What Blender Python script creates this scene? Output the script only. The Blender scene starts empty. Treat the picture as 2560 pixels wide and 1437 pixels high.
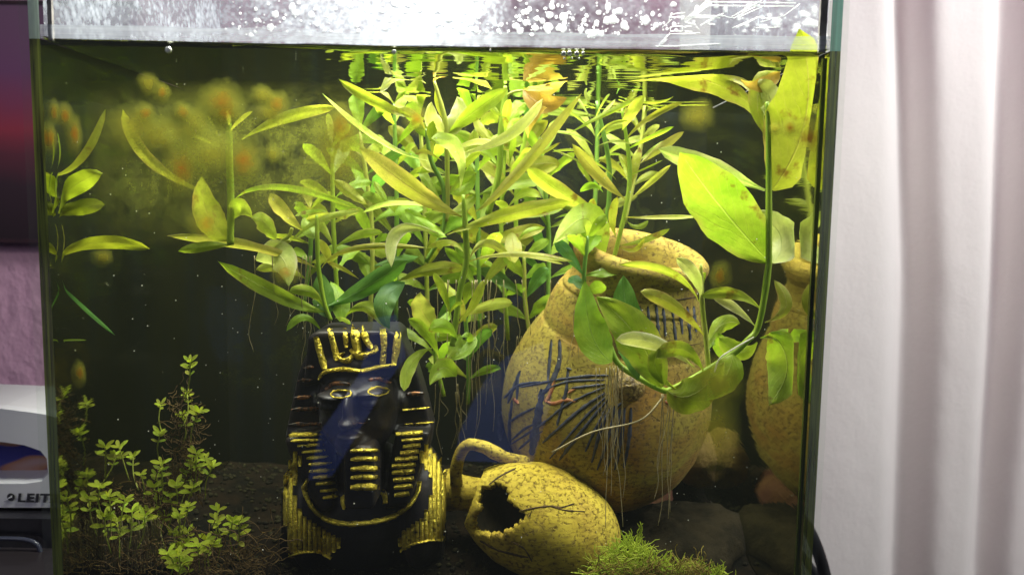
import bpy, bmesh, math, random
from mathutils import Vector, Matrix, noise
from mathutils.bvhtree import BVHTree
R = random.Random(7)
S = bpy.context.scene
col = S.collection
# ------------------------------------------------------------------ camera
F, D = 2000.0, 0.30                       # focal length in photo pixels, metres from camera to the tank front
cam = bpy.data.objects.new('camera', bpy.data.cameras.new('camera'))
col.objects.link(cam); S.camera = cam
cam.location = (0, -D, 0)
ROT = Matrix.Rotation(math.radians(90 - 5.9), 3, 'X') @ Matrix.Rotation(math.radians(0.9), 3, 'Z')
cam.rotation_euler = ROT.to_euler()
cam.data.lens = F / 2560 * 36; cam.data.sensor_width = 36
cam.data.clip_start = 0.01; cam.data.clip_end = 20
cam.data.dof.use_dof = True; cam.data.dof.focus_distance = 0.345; cam.data.dof.aperture_fstop = 14
# ------------------------------------------------------------------ light
S.view_settings.view_transform = 'Standard'; S.view_settings.look = 'None'
S.view_settings.exposure = 0.0
w = bpy.data.worlds.new('World'); S.world = w; w.use_nodes = True
bg = w.node_tree.nodes['Background']; bg.inputs[0].default_value = (0.75, 0.80, 1.0, 1); bg.inputs[1].default_value = 0.05
def area(name, loc, target, size, power, color):
    l = bpy.data.lights.new(name, 'AREA'); l.shape = 'RECTANGLE'; l.size, l.size_y = size
    l.energy = power; l.color = color
    o = bpy.data.objects.new(name, l); col.objects.link(o); o.location = loc
    o.rotation_euler = (Vector(target) - Vector(loc)).to_track_quat('-Z', 'Y').to_euler(); return o
area('aquarium_lamp', (-0.015, 0.075, 0.20), (-0.015, 0.08, 0), (0.27, 0.12), 4.0, (1.0, 0.98, 0.86))
area('added_side_light', (0.85, -0.02, 0.62), (0.20, 0.2, 0.0), (0.35, 0.35), 17, (1.0, 0.985, 0.96))  # added lamp out of view, brightens the curtain, jar and blue panels
area('room_light', (-1.2, -0.9, 0.5), (-0.6, 0.7, 0), (0.5, 0.5), 3.2, (0.9, 0.85, 1.0))
S.cycles.use_denoising = True
S.cycles.max_bounces = 14; S.cycles.transparent_max_bounces = 24; S.cycles.glossy_bounces = 6
S.cycles.transmission_bounces = 8; S.cycles.diffuse_bounces = 4; S.cycles.volume_bounces = 0
S.cycles.sample_clamp_indirect = 6; S.cycles.caustics_reflective = False; S.cycles.caustics_refractive = False
# ------------------------------------------------------------------ pixel -> point at depth Y
def ray(px, py):
    return (ROT @ Vector(((px - 1280) / F, (718.5 - py) / F, -1.0))).normalized()
def P(px, py, Y):
    d = ray(px, py); return Vector((0, -D, 0)) + d * ((Y + D) / d.y)
def sc(Y): return (D + Y) / F             # metres per photo pixel at depth Y
XL, XR, YB = -0.1742, 0.1150, 0.185
ZW = P(1280, 126, 0).z                    # still water level
ZF = -0.172                               # floor
ZT = 0.150
# ------------------------------------------------------------------ object helpers
def mesh_obj(name, verts, faces, mat=None, parent=None, smooth=True, uvs=None, label=None, mats=None, fm=None):
    me = bpy.data.meshes.new(name)
    off = parent_off(parent)
    me.from_pydata([tuple(Vector(v) - off) for v in verts], [], faces)
    for m in (mats or ([mat] if mat else [])): me.materials.append(m)
    if fm: me.polygons.foreach_set('material_index', fm)
    if smooth: me.polygons.foreach_set('use_smooth', [True] * len(me.polygons))
    if uvs:
        ul = me.uv_layers.new(name='uv')
        for lp in me.loops: ul.data[lp.index].uv = uvs[lp.vertex_index]
    me.update()
    o = bpy.data.objects.new(name, me); col.objects.link(o)
    if parent: o.parent = parent
    if label: o['label'] = label
    return o
def parent_off(p):
    v = Vector((0, 0, 0))
    while p is not None: v += p.location; p = p.parent
    return v
def thing(name, loc, label, cat, group=None):
    o = bpy.data.objects.new(name, None); col.objects.link(o); o.location = loc
    o.empty_display_size = 0.01; o['label'] = label; o['category'] = cat
    if group: o['group'] = group
    return o
def tag(o, label, cat=None, group=None, kind=None):
    o['label'] = label
    if cat: o['category'] = cat
    if group: o['group'] = group
    if kind: o['kind'] = kind
    return o
class MB:
    def __init__(s): s.v = []; s.f = []; s.m = []
    def box(s, a, b, mi=0):
        x0, y0, z0 = a; x1, y1, z1 = b; n = len(s.v)
        s.v += [(x0,y0,z0),(x1,y0,z0),(x1,y1,z0),(x0,y1,z0),(x0,y0,z1),(x1,y0,z1),(x1,y1,z1),(x0,y1,z1)]
        s.f += [(n,n+3,n+2,n+1),(n+4,n+5,n+6,n+7),(n,n+1,n+5,n+4),(n+1,n+2,n+6,n+5),(n+2,n+3,n+7,n+6),(n+3,n,n+4,n+7)]
        s.m += [mi] * 6
    def tube(s, pts, rad, seg=7, mi=0, cap=True):
        pts = [Vector(p) for p in pts]; n0 = len(s.v); k = len(pts)
        up = Vector((0.13, 1, 0.21)).normalized()
        for i, p in enumerate(pts):
            t = (pts[min(i+1, k-1)] - pts[max(i-1, 0)]).normalized()
            a = t.cross(up)
            if a.length < 1e-4: a = t.cross(Vector((1, 0, 0)))
            a.normalize(); b = t.cross(a)
            r = rad(i / (k - 1)) if callable(rad) else rad
            for j in range(seg):
                an = 2 * math.pi * j / seg
                s.v.append(p + a * (math.cos(an) * r) + b * (math.sin(an) * r))
        for i in range(k - 1):
            for j in range(seg):
                j2 = (j + 1) % seg
                s.f.append((n0+i*seg+j, n0+i*seg+j2, n0+(i+1)*seg+j2, n0+(i+1)*seg+j)); s.m.append(mi)
        if cap:
            s.f.append(tuple(n0 + j for j in range(seg))[::-1]); s.m.append(mi)
            s.f.append(tuple(n0+(k-1)*seg+j for j in range(seg))); s.m.append(mi)
    def ell(s, c, r, nu=16, nv=10, rot=None, mi=0, jit=0):
        n0 = len(s.v); c = Vector(c)
        for i in range(nv + 1):
            th = math.pi * i / nv
            for j in range(nu):
                ph = 2 * math.pi * j / nu
                q = Vector((r[0]*math.sin(th)*math.cos(ph), r[1]*math.sin(th)*math.sin(ph), r[2]*math.cos(th)))
                if jit: q *= 1 + jit * noise.noise(q * (1.7 / max(r)) + c * 37)
                if rot: q = rot @ q
                s.v.append(c + q)
        for i in range(nv):
            for j in range(nu):
                j2 = (j + 1) % nu
                s.f.append((n0+i*nu+j, n0+(i+1)*nu+j, n0+(i+1)*nu+j2, n0+i*nu+j2)); s.m.append(mi)
    def prism(s, poly, y0, y1):           # outline in photo pixels, extruded from depth y0 to y1
        n = len(s.v); k = len(poly); ym = (y0 + y1) / 2
        for (x, y) in poly:
            p = P(x, y, ym); s.v.append((p.x, y0, p.z))
        for (x, y) in poly:
            p = P(x, y, ym); s.v.append((p.x, y1, p.z))
        s.f.append(tuple(range(n, n + k))); s.f.append(tuple(range(n + 2*k - 1, n + k - 1, -1)))
        for i in range(k):
            j = (i + 1) % k; s.f.append((n + i, n + k + i, n + k + j, n + j))
        s.m += [0] * (k + 2)
    def build(s, name, mat=None, parent=None, smooth=True, label=None, mats=None):
        return mesh_obj(name, s.v, s.f, mat, parent, smooth, None, label, mats, s.m if mats else None)
def spline(pts, n):
    pts = [Vector(p) for p in pts]
    if len(pts) == 2: return [pts[0].lerp(pts[1], i / n) for i in range(n + 1)]
    q = [pts[0]*2 - pts[1]] + pts + [pts[-1]*2 - pts[-2]]; out = []
    m = len(pts) - 1
    for i in range(n + 1):
        u = i / n * m; k = min(int(u), m - 1); t = u - k
        a, b, c, d = q[k:k+4]
        out.append(0.5 * ((2*b) + (c - a)*t + (2*a - 5*b + 4*c - d)*t*t + (3*b - a - 3*c + d)*t*t*t))
    return out
# ------------------------------------------------------------------ material helpers
class NT:
    def __init__(s, name):
        s.m = bpy.data.materials.new(name); s.m.use_nodes = True; s.t = s.m.node_tree; s.t.nodes.clear()
        s.out = s.t.nodes.new('ShaderNodeOutputMaterial')
    def n(s, typ, ins={}, **kw):
        nd = s.t.nodes.new('ShaderNode' + typ)
        for k, v in kw.items(): setattr(nd, k, v)
        for k, v in ins.items(): s.set(nd.inputs[k], v)
        return nd
    def set(s, sock, v):
        if isinstance(v, bpy.types.NodeSocket): s.t.links.new(v, sock)
        elif isinstance(v, bpy.types.Node): s.t.links.new(v.outputs[0], sock)
        else:
            if isinstance(v, tuple) and len(v) == 3 and sock.type == 'RGBA': v = v + (1,)
            sock.default_value = v
    def coord(s, scale=1.0, kind='Object', sc3=None, rot=(0, 0, 0)):
        tc = s.n('TexCoord'); mp = s.n('Mapping', {0: tc.outputs[kind]})
        mp.inputs['Scale'].default_value = sc3 or (scale,) * 3; mp.inputs['Rotation'].default_value = rot
        return mp.outputs[0]
    def noise(s, vec, scale, detail=4, rough=0.55, dist=0):
        return s.n('TexNoise', {'Vector': vec, 'Scale': scale, 'Detail': detail, 'Roughness': rough, 'Distortion': dist}).outputs[0]
    def ramp(s, fac, stops, interp='LINEAR'):
        r = s.n('ValToRGB', {0: fac}); cr = r.color_ramp; cr.interpolation = interp
        while len(cr.elements) < len(stops): cr.elements.new(0.5)
        for e, (p, c) in zip(cr.elements, stops):
            e.position = p; e.color = (c + (1,)) if isinstance(c, tuple) else (c, c, c, 1)
        return r.outputs[0]
    def math(s, op, a, b=0.0, c=None, clamp=False):
        nd = s.n('Math', {0: a, 1: b}, operation=op, use_clamp=clamp)
        if c is not None: s.set(nd.inputs[2], c)
        return nd.outputs[0]
    def mix(s, f, a, b, blend='MIX'):
        nd = s.n('MixRGB', {0: f, 1: a, 2: b}, blend_type=blend); return nd.outputs[0]
    def bump(s, h, strength, dist):
        return s.n('Bump', {'Strength': strength, 'Distance': dist, 'Height': h}).outputs[0]
    def pbr(s, **k):
        names = {'col': 'Base Color', 'rough': 'Roughness', 'metal': 'Metallic', 'normal': 'Normal', 'spec': 'Specular IOR Level',
                 'alpha': 'Alpha', 'coat': 'Coat Weight', 'croughness': 'Coat Roughness', 'sheen': 'Sheen Weight'}
        return s.n('BsdfPrincipled', {names[a]: b for a, b in k.items()}).outputs[0]
    def mixsh(s, f, a, b): return s.n('MixShader', {0: f, 1: a, 2: b}).outputs[0]
    def done(s, sh): s.t.links.new(sh, s.out.inputs['Surface']); return s.m

def leaf_mat(name, c1, c2, vein, trans=0.55, spot=0.0, edge=None):
    t = NT(name)
    uv = t.n('UVMap').outputs[0]; sep = t.n('SeparateXYZ', {0: uv})
    u, v = sep.outputs[0], sep.outputs[1]           # u along the leaf, v across 0..1
    rnd = t.n('ObjectInfo').outputs['Random']
    oc = t.coord(1)
    av = t.math('ABSOLUTE', t.math('SUBTRACT', v, 0.5))
    nz = t.noise(oc, 70, 4); nf = t.noise(oc, 420, 3, 0.7)
    c = t.mix(t.ramp(nz, [(0.35, 0.0), (0.65, 1.0)]), c1, c2)
    # side veins: bands slanting from the midrib
    ph = t.math('ADD', t.math('MULTIPLY', u, 8.0), t.math('MULTIPLY', av, -7.0))
    ph = t.math('ADD', ph, t.math('MULTIPLY', nz, 1.2))
    sv = t.ramp(t.math('PINGPONG', ph, 0.5), [(0.0, 1.0), (0.06, 0.0)])
    mid = t.ramp(av, [(0.0, 1.0), (0.022, 0.0)])
    vn = t.math('MAXIMUM', t.math('MULTIPLY', sv, 0.28), t.math('MULTIPLY', mid, 0.7))
    c = t.mix(vn, c, vein)
    c = t.mix(t.ramp(nf, [(0.35, 0.22), (0.6, 0.0)]), c, (c1[0]*0.45, c1[1]*0.5, c1[2]*0.5))
    hs = t.n('HueSaturation', {'Hue': t.math('ADD', 0.487, t.math('MULTIPLY', rnd, 0.026)),
             'Value': t.math('ADD', 0.78, t.math('MULTIPLY', rnd, 0.42)), 'Color': c})
    c = hs.outputs[0]
    if edge:
        e2 = t.math('MULTIPLY', t.ramp(av, [(0.36, 0.0), (0.5, 1.0)]), t.ramp(nz, [(0.4, 0.0), (0.62, 1.0)]))
        c = t.mix(e2, c, edge)
    if spot:
        sp = t.noise(oc, 130, 3, 0.6); m = t.ramp(sp, [(0.62 - spot * 0.1, 0.0), (0.74 - spot * 0.1, 0.85)])
        c = t.mix(m, c, (0.22, 0.11, 0.02))
    b = t.bump(t.math('ADD', t.math('MULTIPLY', vn, -0.6), t.math('MULTIPLY', nz, 0.8)), 0.5, 0.0012)
    p = t.pbr(col=c, rough=0.42, normal=b, spec=0.4)
    tr = t.n('BsdfTranslucent', {0: t.mix(1.0, c, (1.0, 1.0, 0.65), 'MULTIPLY'), 1: b}).outputs[0]
    return t.done(t.mixsh(trans, p, tr))
LM = {
 'y': leaf_mat('leaf_yellow_lime', (0.43, 0.50, 0.035), (0.54, 0.58, 0.07), (0.66, 0.62, 0.16), spot=0.3, edge=(0.55, 0.42, 0.12)),
 'l': leaf_mat('leaf_lime', (0.33, 0.50, 0.028), (0.46, 0.60, 0.05), (0.62, 0.70, 0.16), spot=0.15, edge=(0.50, 0.48, 0.10)),
 'g': leaf_mat('leaf_green', (0.25, 0.43, 0.025), (0.36, 0.52, 0.035), (0.38, 0.55, 0.12)),
 'd': leaf_mat('leaf_deep_green', (0.10, 0.27, 0.035), (0.16, 0.35, 0.045), (0.25, 0.42, 0.12)),
 't': leaf_mat('leaf_blue_green', (0.08, 0.25, 0.09), (0.18, 0.36, 0.07), (0.25, 0.45, 0.2)),
 'o': leaf_mat('leaf_olive_blush', (0.44, 0.49, 0.06), (0.55, 0.53, 0.11), (0.58, 0.44, 0.16), edge=(0.52, 0.40, 0.12)),
 'b': leaf_mat('leaf_bronze', (0.50, 0.33, 0.05), (0.62, 0.40, 0.10), (0.42, 0.22, 0.06), edge=(0.5, 0.5, 0.08)),
 'p': leaf_mat('leaf_pale', (0.52, 0.66, 0.14), (0.70, 0.76, 0.26), (0.55, 0.66, 0.2), edge=(0.75, 0.72, 0.45)),
 's': leaf_mat('leaf_spotted', (0.42, 0.56, 0.05), (0.55, 0.62, 0.09), (0.35, 0.42, 0.08), spot=0.6),
 'B': leaf_mat('leaf_bright_lime', (0.50, 0.64, 0.03), (0.66, 0.76, 0.06), (0.6, 0.7, 0.1), trans=.6),
 'x': leaf_mat('leaf_thin_lime', (0.45, 0.60, 0.06), (0.55, 0.66, 0.10), (0.66, 0.66, 0.2)),
}
def simple(name, c1, c2, scale, rough=0.6, bumpd=0.0004, metal=0, trans=0.0, spec=0.5, bscale=None):
    t = NT(name); oc = t.coord(1)
    n1 = t.noise(oc, scale, 5); n2 = t.noise(oc, (bscale or scale * 4), 5, 0.65)
    c = t.mix(t.ramp(n1, [(0.38, 0.0), (0.62, 1.0)]), c1, c2)
    sh = t.pbr(col=c, rough=rough, metal=metal, spec=spec, normal=t.bump(n2, 0.6, bumpd))
    if trans: sh = t.mixsh(trans, sh, t.n('BsdfTranslucent', {0: c}).outputs[0])
    return t.done(sh)
M = {}
M['stem'] = simple('stem_green', (0.28, 0.44, 0.03), (0.38, 0.52, 0.05), 60, 0.4, 0.0002, trans=0.3)
M['stem_y'] = simple('stem_yellow', (0.42, 0.50, 0.06), (0.50, 0.52, 0.12), 60, 0.4, 0.0002, trans=0.3)
M['stem_d'] = simple('stem_dark', (0.14, 0.30, 0.04), (0.20, 0.36, 0.05), 60, 0.4, 0.0002, trans=0.2)
M['root'] = simple('root_fibre', (0.42, 0.36, 0.18), (0.55, 0.48, 0.28), 200, 0.6, 0.0001, trans=0.4)
M['root_w'] = simple('root_white', (0.7, 0.7, 0.55), (0.8, 0.8, 0.65), 200, 0.5, 0.0001, trans=0.4)
M['root_b'] = simple('root_brown', (0.07, 0.04, 0.010), (0.16, 0.10, 0.022), 100, 0.8, 0.0001, trans=0.3)
# vase ceramic
def pottery(name, base, light, dark, stain, pit=420):
    t = NT(name); oc = t.coord(1)
    n1 = t.noise(oc, 28, 5); n2 = t.noise(oc, pit, 5, 0.75, 0.0); n3 = t.noise(oc, 17, 4, 0.6, 1.0)
    st = t.noise(t.coord(1, sc3=(0.25, 0.25, 1)), 900, 3)
    c = t.mix(t.ramp(n1, [(0.35, 0.0), (0.65, 1.0)]), base, light)
    c = t.mix(t.ramp(n3, [(0.47, 0.0), (0.64, 0.85)]), c, stain)
    pits = t.ramp(n2, [(0.36, 1.0), (0.47, 0.0)])
    c = t.mix(t.math('MULTIPLY', pits, 0.85), c, dark)
    c = t.mix(t.math('MULTIPLY', t.ramp(st, [(0.4, 1.0), (0.5, 0.0)]), 0.35), c, dark)
    h = t.math('ADD', t.math('MULTIPLY', pits, -1.0), t.math('MULTIPLY', n1, 0.6))
    return t.done(t.pbr(col=c, rough=0.75, spec=0.3, normal=t.bump(h, 0.7, 0.0007)))
M['vase'] = pottery('sandy_pottery', (0.28, 0.215, 0.026), (0.40, 0.325, 0.055), (0.12, 0.07, 0.02), (0.34, 0.17, 0.03), 520)
M['pot'] = pottery('pitted_yellow_pottery', (0.44, 0.33, 0.025), (0.60, 0.47, 0.05), (0.10, 0.055, 0.008), (0.28, 0.17, 0.02), 520)
M['pot_in'] = simple('pot_inside', (0.06, 0.055, 0.03), (0.10, 0.08, 0.04), 90, 0.9)
M['ink'] = simple('blue_black_glaze', (0.012, 0.016, 0.03), (0.05, 0.055, 0.08), 300, 0.55, 0.0003)
M['redpaint'] = simple('worn_red_glaze', (0.30, 0.09, 0.03), (0.42, 0.2, 0.06), 300, 0.6, 0.0002)
M['crack'] = simple('dark_crack', (0.03, 0.02, 0.005), (0.10, 0.06, 0.015), 300, 0.9)
M['knob'] = simple('glittering_brown_grit', (0.10, 0.06, 0.02), (0.42, 0.30, 0.08), 700, 0.35, 0.002, bscale=900)
def gold():
    t = NT('worn_gold_paint'); oc = t.coord(1)
    n1 = t.noise(oc, 260, 5, 0.7); n2 = t.noise(oc, 900, 3, 0.6)
    wear = t.ramp(n1, [(0.34, 1.0), (0.44, 0.0)])
    g = t.mix(n2, (0.62, 0.45, 0.03), (0.95, 0.82, 0.12))
    g2 = t.pbr(col=g, rough=0.30, metal=0.85, normal=t.bump(t.math('ADD', n2, n1), 0.9, 0.0012))
    k = t.pbr(col=(0.02, 0.014, 0.01), rough=0.25, normal=t.bump(n1, 0.5, 0.0003))
    return t.done(t.mixsh(wear, g2, k))
M['gold'] = gold()
def goldfaint():
    t = NT('rubbed_copper_gold'); oc = t.coord(1)
    n1 = t.noise(oc, 300, 5, 0.7)
    g2 = t.pbr(col=(0.30, 0.13, 0.05), rough=0.4, metal=0.6)
    k = t.pbr(col=(0.02, 0.014, 0.01), rough=0.3)
    return t.done(t.mixsh(t.ramp(n1, [(0.46, 1.0), (0.58, 0.0)]), g2, k))
M['goldf'] = goldfaint()
def lacquer():
    t = NT('black_lacquer'); oc = t.coord(1)
    n1 = t.noise(oc, 40, 5, 0.6); n2 = t.noise(oc, 500, 3)
    c = t.mix(t.ramp(n1, [(0.5, 0.0), (0.75, 0.7)]), (0.012, 0.011, 0.012), (0.05, 0.035, 0.02))
    return t.done(t.pbr(col=c, rough=0.45, normal=t.bump(n2, 0.35, 0.0003), spec=0.35))
M['black'] = lacquer()
def glass(name, k, tint=(1, 1, 1), dirt=0.0, bumpd=0.0):
    t = NT(name); geo = t.n('NewGeometry')
    ins = {'IOR': 1.5}
    fr = t.n('Fresnel', ins).outputs[0]
    f = t.math('MULTIPLY', t.math('MULTIPLY', fr, k, clamp=True), t.math('SUBTRACT', 1.0, geo.outputs['Backfacing']))
    sh = t.mixsh(f, t.n('BsdfTransparent', {0: tint}).outputs[0], t.n('BsdfGlossy', {0: (1, 1, 1), 1: 0.02}).outputs[0])
    if dirt:
        oc = t.coord(1); n1 = t.noise(oc, 60, 6, 0.7); n2 = t.noise(oc, 1400, 2)
        a = t.math('MULTIPLY', t.ramp(n2, [(0.66, 0.0), (0.75, 1.0)]), dirt)
        a = t.math('ADD', a, t.math('MULTIPLY', t.ramp(n1, [(0.45, 0.0), (0.8, 1.0)]), dirt * 0.25), clamp=True)
        sh = t.mixsh(a, sh, t.pbr(col=(0.45, 0.5, 0.3), rough=0.9))
    return t.done(sh)
M['front_glass'] = glass('front_glass', 1.9, (0.985, 1.0, 0.985), dirt=0.03)
M['thin_glass'] = glass('thin_glass', 1.0, (0.97, 0.99, 0.98))
def tir(name, bd, bs, sc3, tint, ior=1.33, rough=0.02):
    # water / air boundary: the Fresnel node gives total reflection seen from the water side
    t = NT(name); oc = t.coord(1, sc3=sc3); n1 = t.noise(oc, bs, 3, 0.5)
    b = t.bump(n1, 1.0, bd)
    fr = t.n('Fresnel', {'IOR': ior, 'Normal': b}).outputs[0]
    return t.done(t.mixsh(fr, t.n('BsdfTransparent', {0: (1, 1, 1)}).outputs[0], t.n('BsdfGlossy', {0: tint, 1: rough, 'Normal': b}).outputs[0]))
M['surface'] = tir('water_surface', 0.0009, 24, (0.3, 1.3, 1), (0.66, 0.68, 0.52), rough=0.05)
M['side_wet'] = tir('side_glass_wet', 0.00008, 1.0, (6, 18, 300), (0.60, 0.62, 0.42), rough=0.05)
def edge(name, c, al):
    t = NT(name); oc = t.coord(1); n1 = t.ramp(t.noise(t.coord(1, sc3=(900, 300, 18)), 1, 4), [(.35, 0.0), (.65, 1.0)])
    c2 = tuple(x * 0.6 for x in c) if c[0] > .05 else (.16, .20, .03)
    cc = t.mix(n1, c, c2)
    sh = t.mixsh(0.35, t.pbr(col=cc, rough=0.15), t.n('BsdfTranslucent', {0: cc}).outputs[0])
    return t.done(t.mixsh(al, t.n('BsdfTransparent', {0: (0.8, 0.95, 0.87)}).outputs[0], sh))
M['edge_pale'] = edge('pale_green_glass_edge', (0.62, 0.80, 0.70), 0.9)
M['edge_teal'] = edge('teal_glass_edge', (0.10, 0.33, 0.27), 0.85)
M['edge_wet'] = edge('dark_green_glass_edge', (0.010, 0.014, 0.006), 0.93)  # streaks painted in for plants mirrored in the edge below water
M['silicone'] = simple('grey_silicone', (0.10, 0.09, 0.09), (0.30, 0.28, 0.27), 120, 0.5)
# ------------------------------------------------------------------ room behind the tank
def curtain():
    Y0 = 0.47
    cen = {0: [(2276, 40, 1.0), (2552, 45, 1.0), (2180, 260, -.12), (1900, 60, .8), (1600, 60, .8), (1350, 50, .9), (1000, 50, .8), (700, 50, .8)],
           720: [(2300, 46, 1.0), (2525, 36, 1.0), (2150, 240, -.12), (1900, 60, .8), (1600, 60, .8), (1350, 50, .9), (1000, 50, .8), (700, 50, .8)],
           1437: [(2275, 42, 1.0), (2470, 34, .8), (2120, 220, -.12), (1900, 60, .8), (1600, 60, .8), (1350, 50, .9), (1000, 50, .8), (700, 50, .8)]}
    V, Fc, NX, NZ = [], [], 400, 36
    for j in range(NZ + 1):
        v = -350 + 2200 * j / NZ
        t = max(0, min(1.999, v / 720)); a = [0, 720, 1437][int(t)]; b = [0, 720, 1437][int(t) + 1]; u = t - int(t)
        for i in range(NX + 1):
            x = 1700 + 1250 * i / NX
            d = 0
            for (ca, wa, sa), (cb, wb, sb) in zip(cen[a], cen[b]):
                c = ca + (cb - ca) * u; wd = wa + (wb - wa) * u; s_ = sa + (sb - sa) * u
                d += s_ * math.exp(-((x - c) / wd) ** 2)
            q = P(x, v, Y0)
            V.append((q.x, Y0 + 0.030 * d + 0.003 * math.sin(x * 0.011 + v * 0.0012) + 0.0015 * noise.noise((x * .01, v * .003, 0)), q.z))
    for j in range(NZ):
        for i in range(NX):
            n = j * (NX + 1) + i; Fc.append((n, n + NX + 1, n + NX + 2, n + 1))
    t = NT('white_curtain_cloth'); oc = t.coord(1)
    wv = t.noise(t.coord(1, sc3=(1, 1, 1.6)), 260, 5, 0.7); cr = t.noise(t.coord(1, sc3=(1.3, 1, 0.8)), 34, 4)
    h = t.math('ADD', t.math('MULTIPLY', wv, 0.12), t.math('MULTIPLY', cr, 0.5))
    c = t.mix(wv, (0.74, 0.725, 0.71), (0.82, 0.805, 0.79))
    nb = t.bump(h, 0.6, 0.0035)
    m = t.done(t.mixsh(0.3, t.pbr(col=c, rough=0.9, normal=nb, spec=0.1), t.n('BsdfTranslucent', {0: (0.8, 0.72, 0.70, 1), 1: nb}).outputs[0]))
    o = mesh_obj('curtain', V, Fc, m)
    tag(o, 'white textured cloth curtain with deep vertical folds behind the tank', 'curtain')
curtain()
# pink wallpaper wall
t = NT('pink_wallpaper'); n1 = t.noise(t.coord(1, sc3=(1, 1, .8)), 45, 6, 0.6)
m = t.done(t.pbr(col=t.mix(n1, (0.50, 0.28, 0.40), (0.64, 0.40, 0.52)), rough=0.85, spec=0.15, normal=t.bump(n1, 0.7, 0.008)))
mb = MB(); mb.box((-1.6, 0.62, -0.6), (1.2, 0.66, 0.9)); o = mb.build('wall', m, smooth=False)
tag(o, 'pink textured wallpaper wall behind everything', kind='structure')
# table
t = NT('dark_table'); n1 = t.noise(t.coord(1, sc3=(1, 12, 1)), 30, 5)
m = t.done(t.pbr(col=t.mix(n1, (0.012, 0.010, 0.012), (0.03, 0.025, 0.028)), rough=0.3))
mb = MB(); mb.box((-1.2, -0.05, -0.24), (XR + 0.012, 0.34, -0.19)); o = mb.build('table_top', m, smooth=False)
tag(o, 'dark glossy table top under the tank', kind='structure')
# framed picture upper left
pr = thing('wall_picture', P(-200, 300, 0.60), 'dark picture fading from purple through red to maroon on the pink wall', 'picture')
t = NT('printed_sunset'); zz = t.n('SeparateXYZ', {0: t.coord(1)}).outputs[2]
q0, q1 = P(50, 585, 0.60).z, P(50, 18, 0.60).z
fz = t.math('DIVIDE', t.math('ADD', zz, P(-200, 300, 0.60).z - q0), q1 - q0)
fz = t.math('ADD', fz, t.math('MULTIPLY', t.math('SUBTRACT', t.noise(t.coord(1), 30, 4), 0.5), 0.06))
cc = t.ramp(fz, [(0.0, (0.012, 0.002, 0.006)), (0.22, (0.02, 0.003, 0.010)), (0.36, (0.09, 0.006, 0.02)), (0.47, (0.26, 0.012, 0.035)), (0.56, (0.20, 0.015, 0.06)), (0.72, (0.13, 0.028, 0.11)), (1.0, (0.13, 0.045, 0.11))])
m = t.done(t.pbr(col=cc, rough=0.45))
a, b = P(-700, 585, 0.60), P(330, 18, 0.60)
mb = MB(); mb.box((a.x, 0.596, a.z), (b.x, 0.612, b.z)); mb.build('canvas', m, pr, smooth=False)
dfm = simple('dark_frame', (0.02, 0.004, 0.01), (0.03, 0.006, 0.012), 50)
for (x0, z0, x1, z1) in ((a.x-.004, a.z-.004, b.x+.004, a.z), (a.x-.004, b.z, b.x+.004, b.z+.004)):
    mb = MB(); mb.box((x0, 0.594, z0), (x1, 0.616, z1)); mb.build('frame_bar', dfm, pr, smooth=False)
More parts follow.
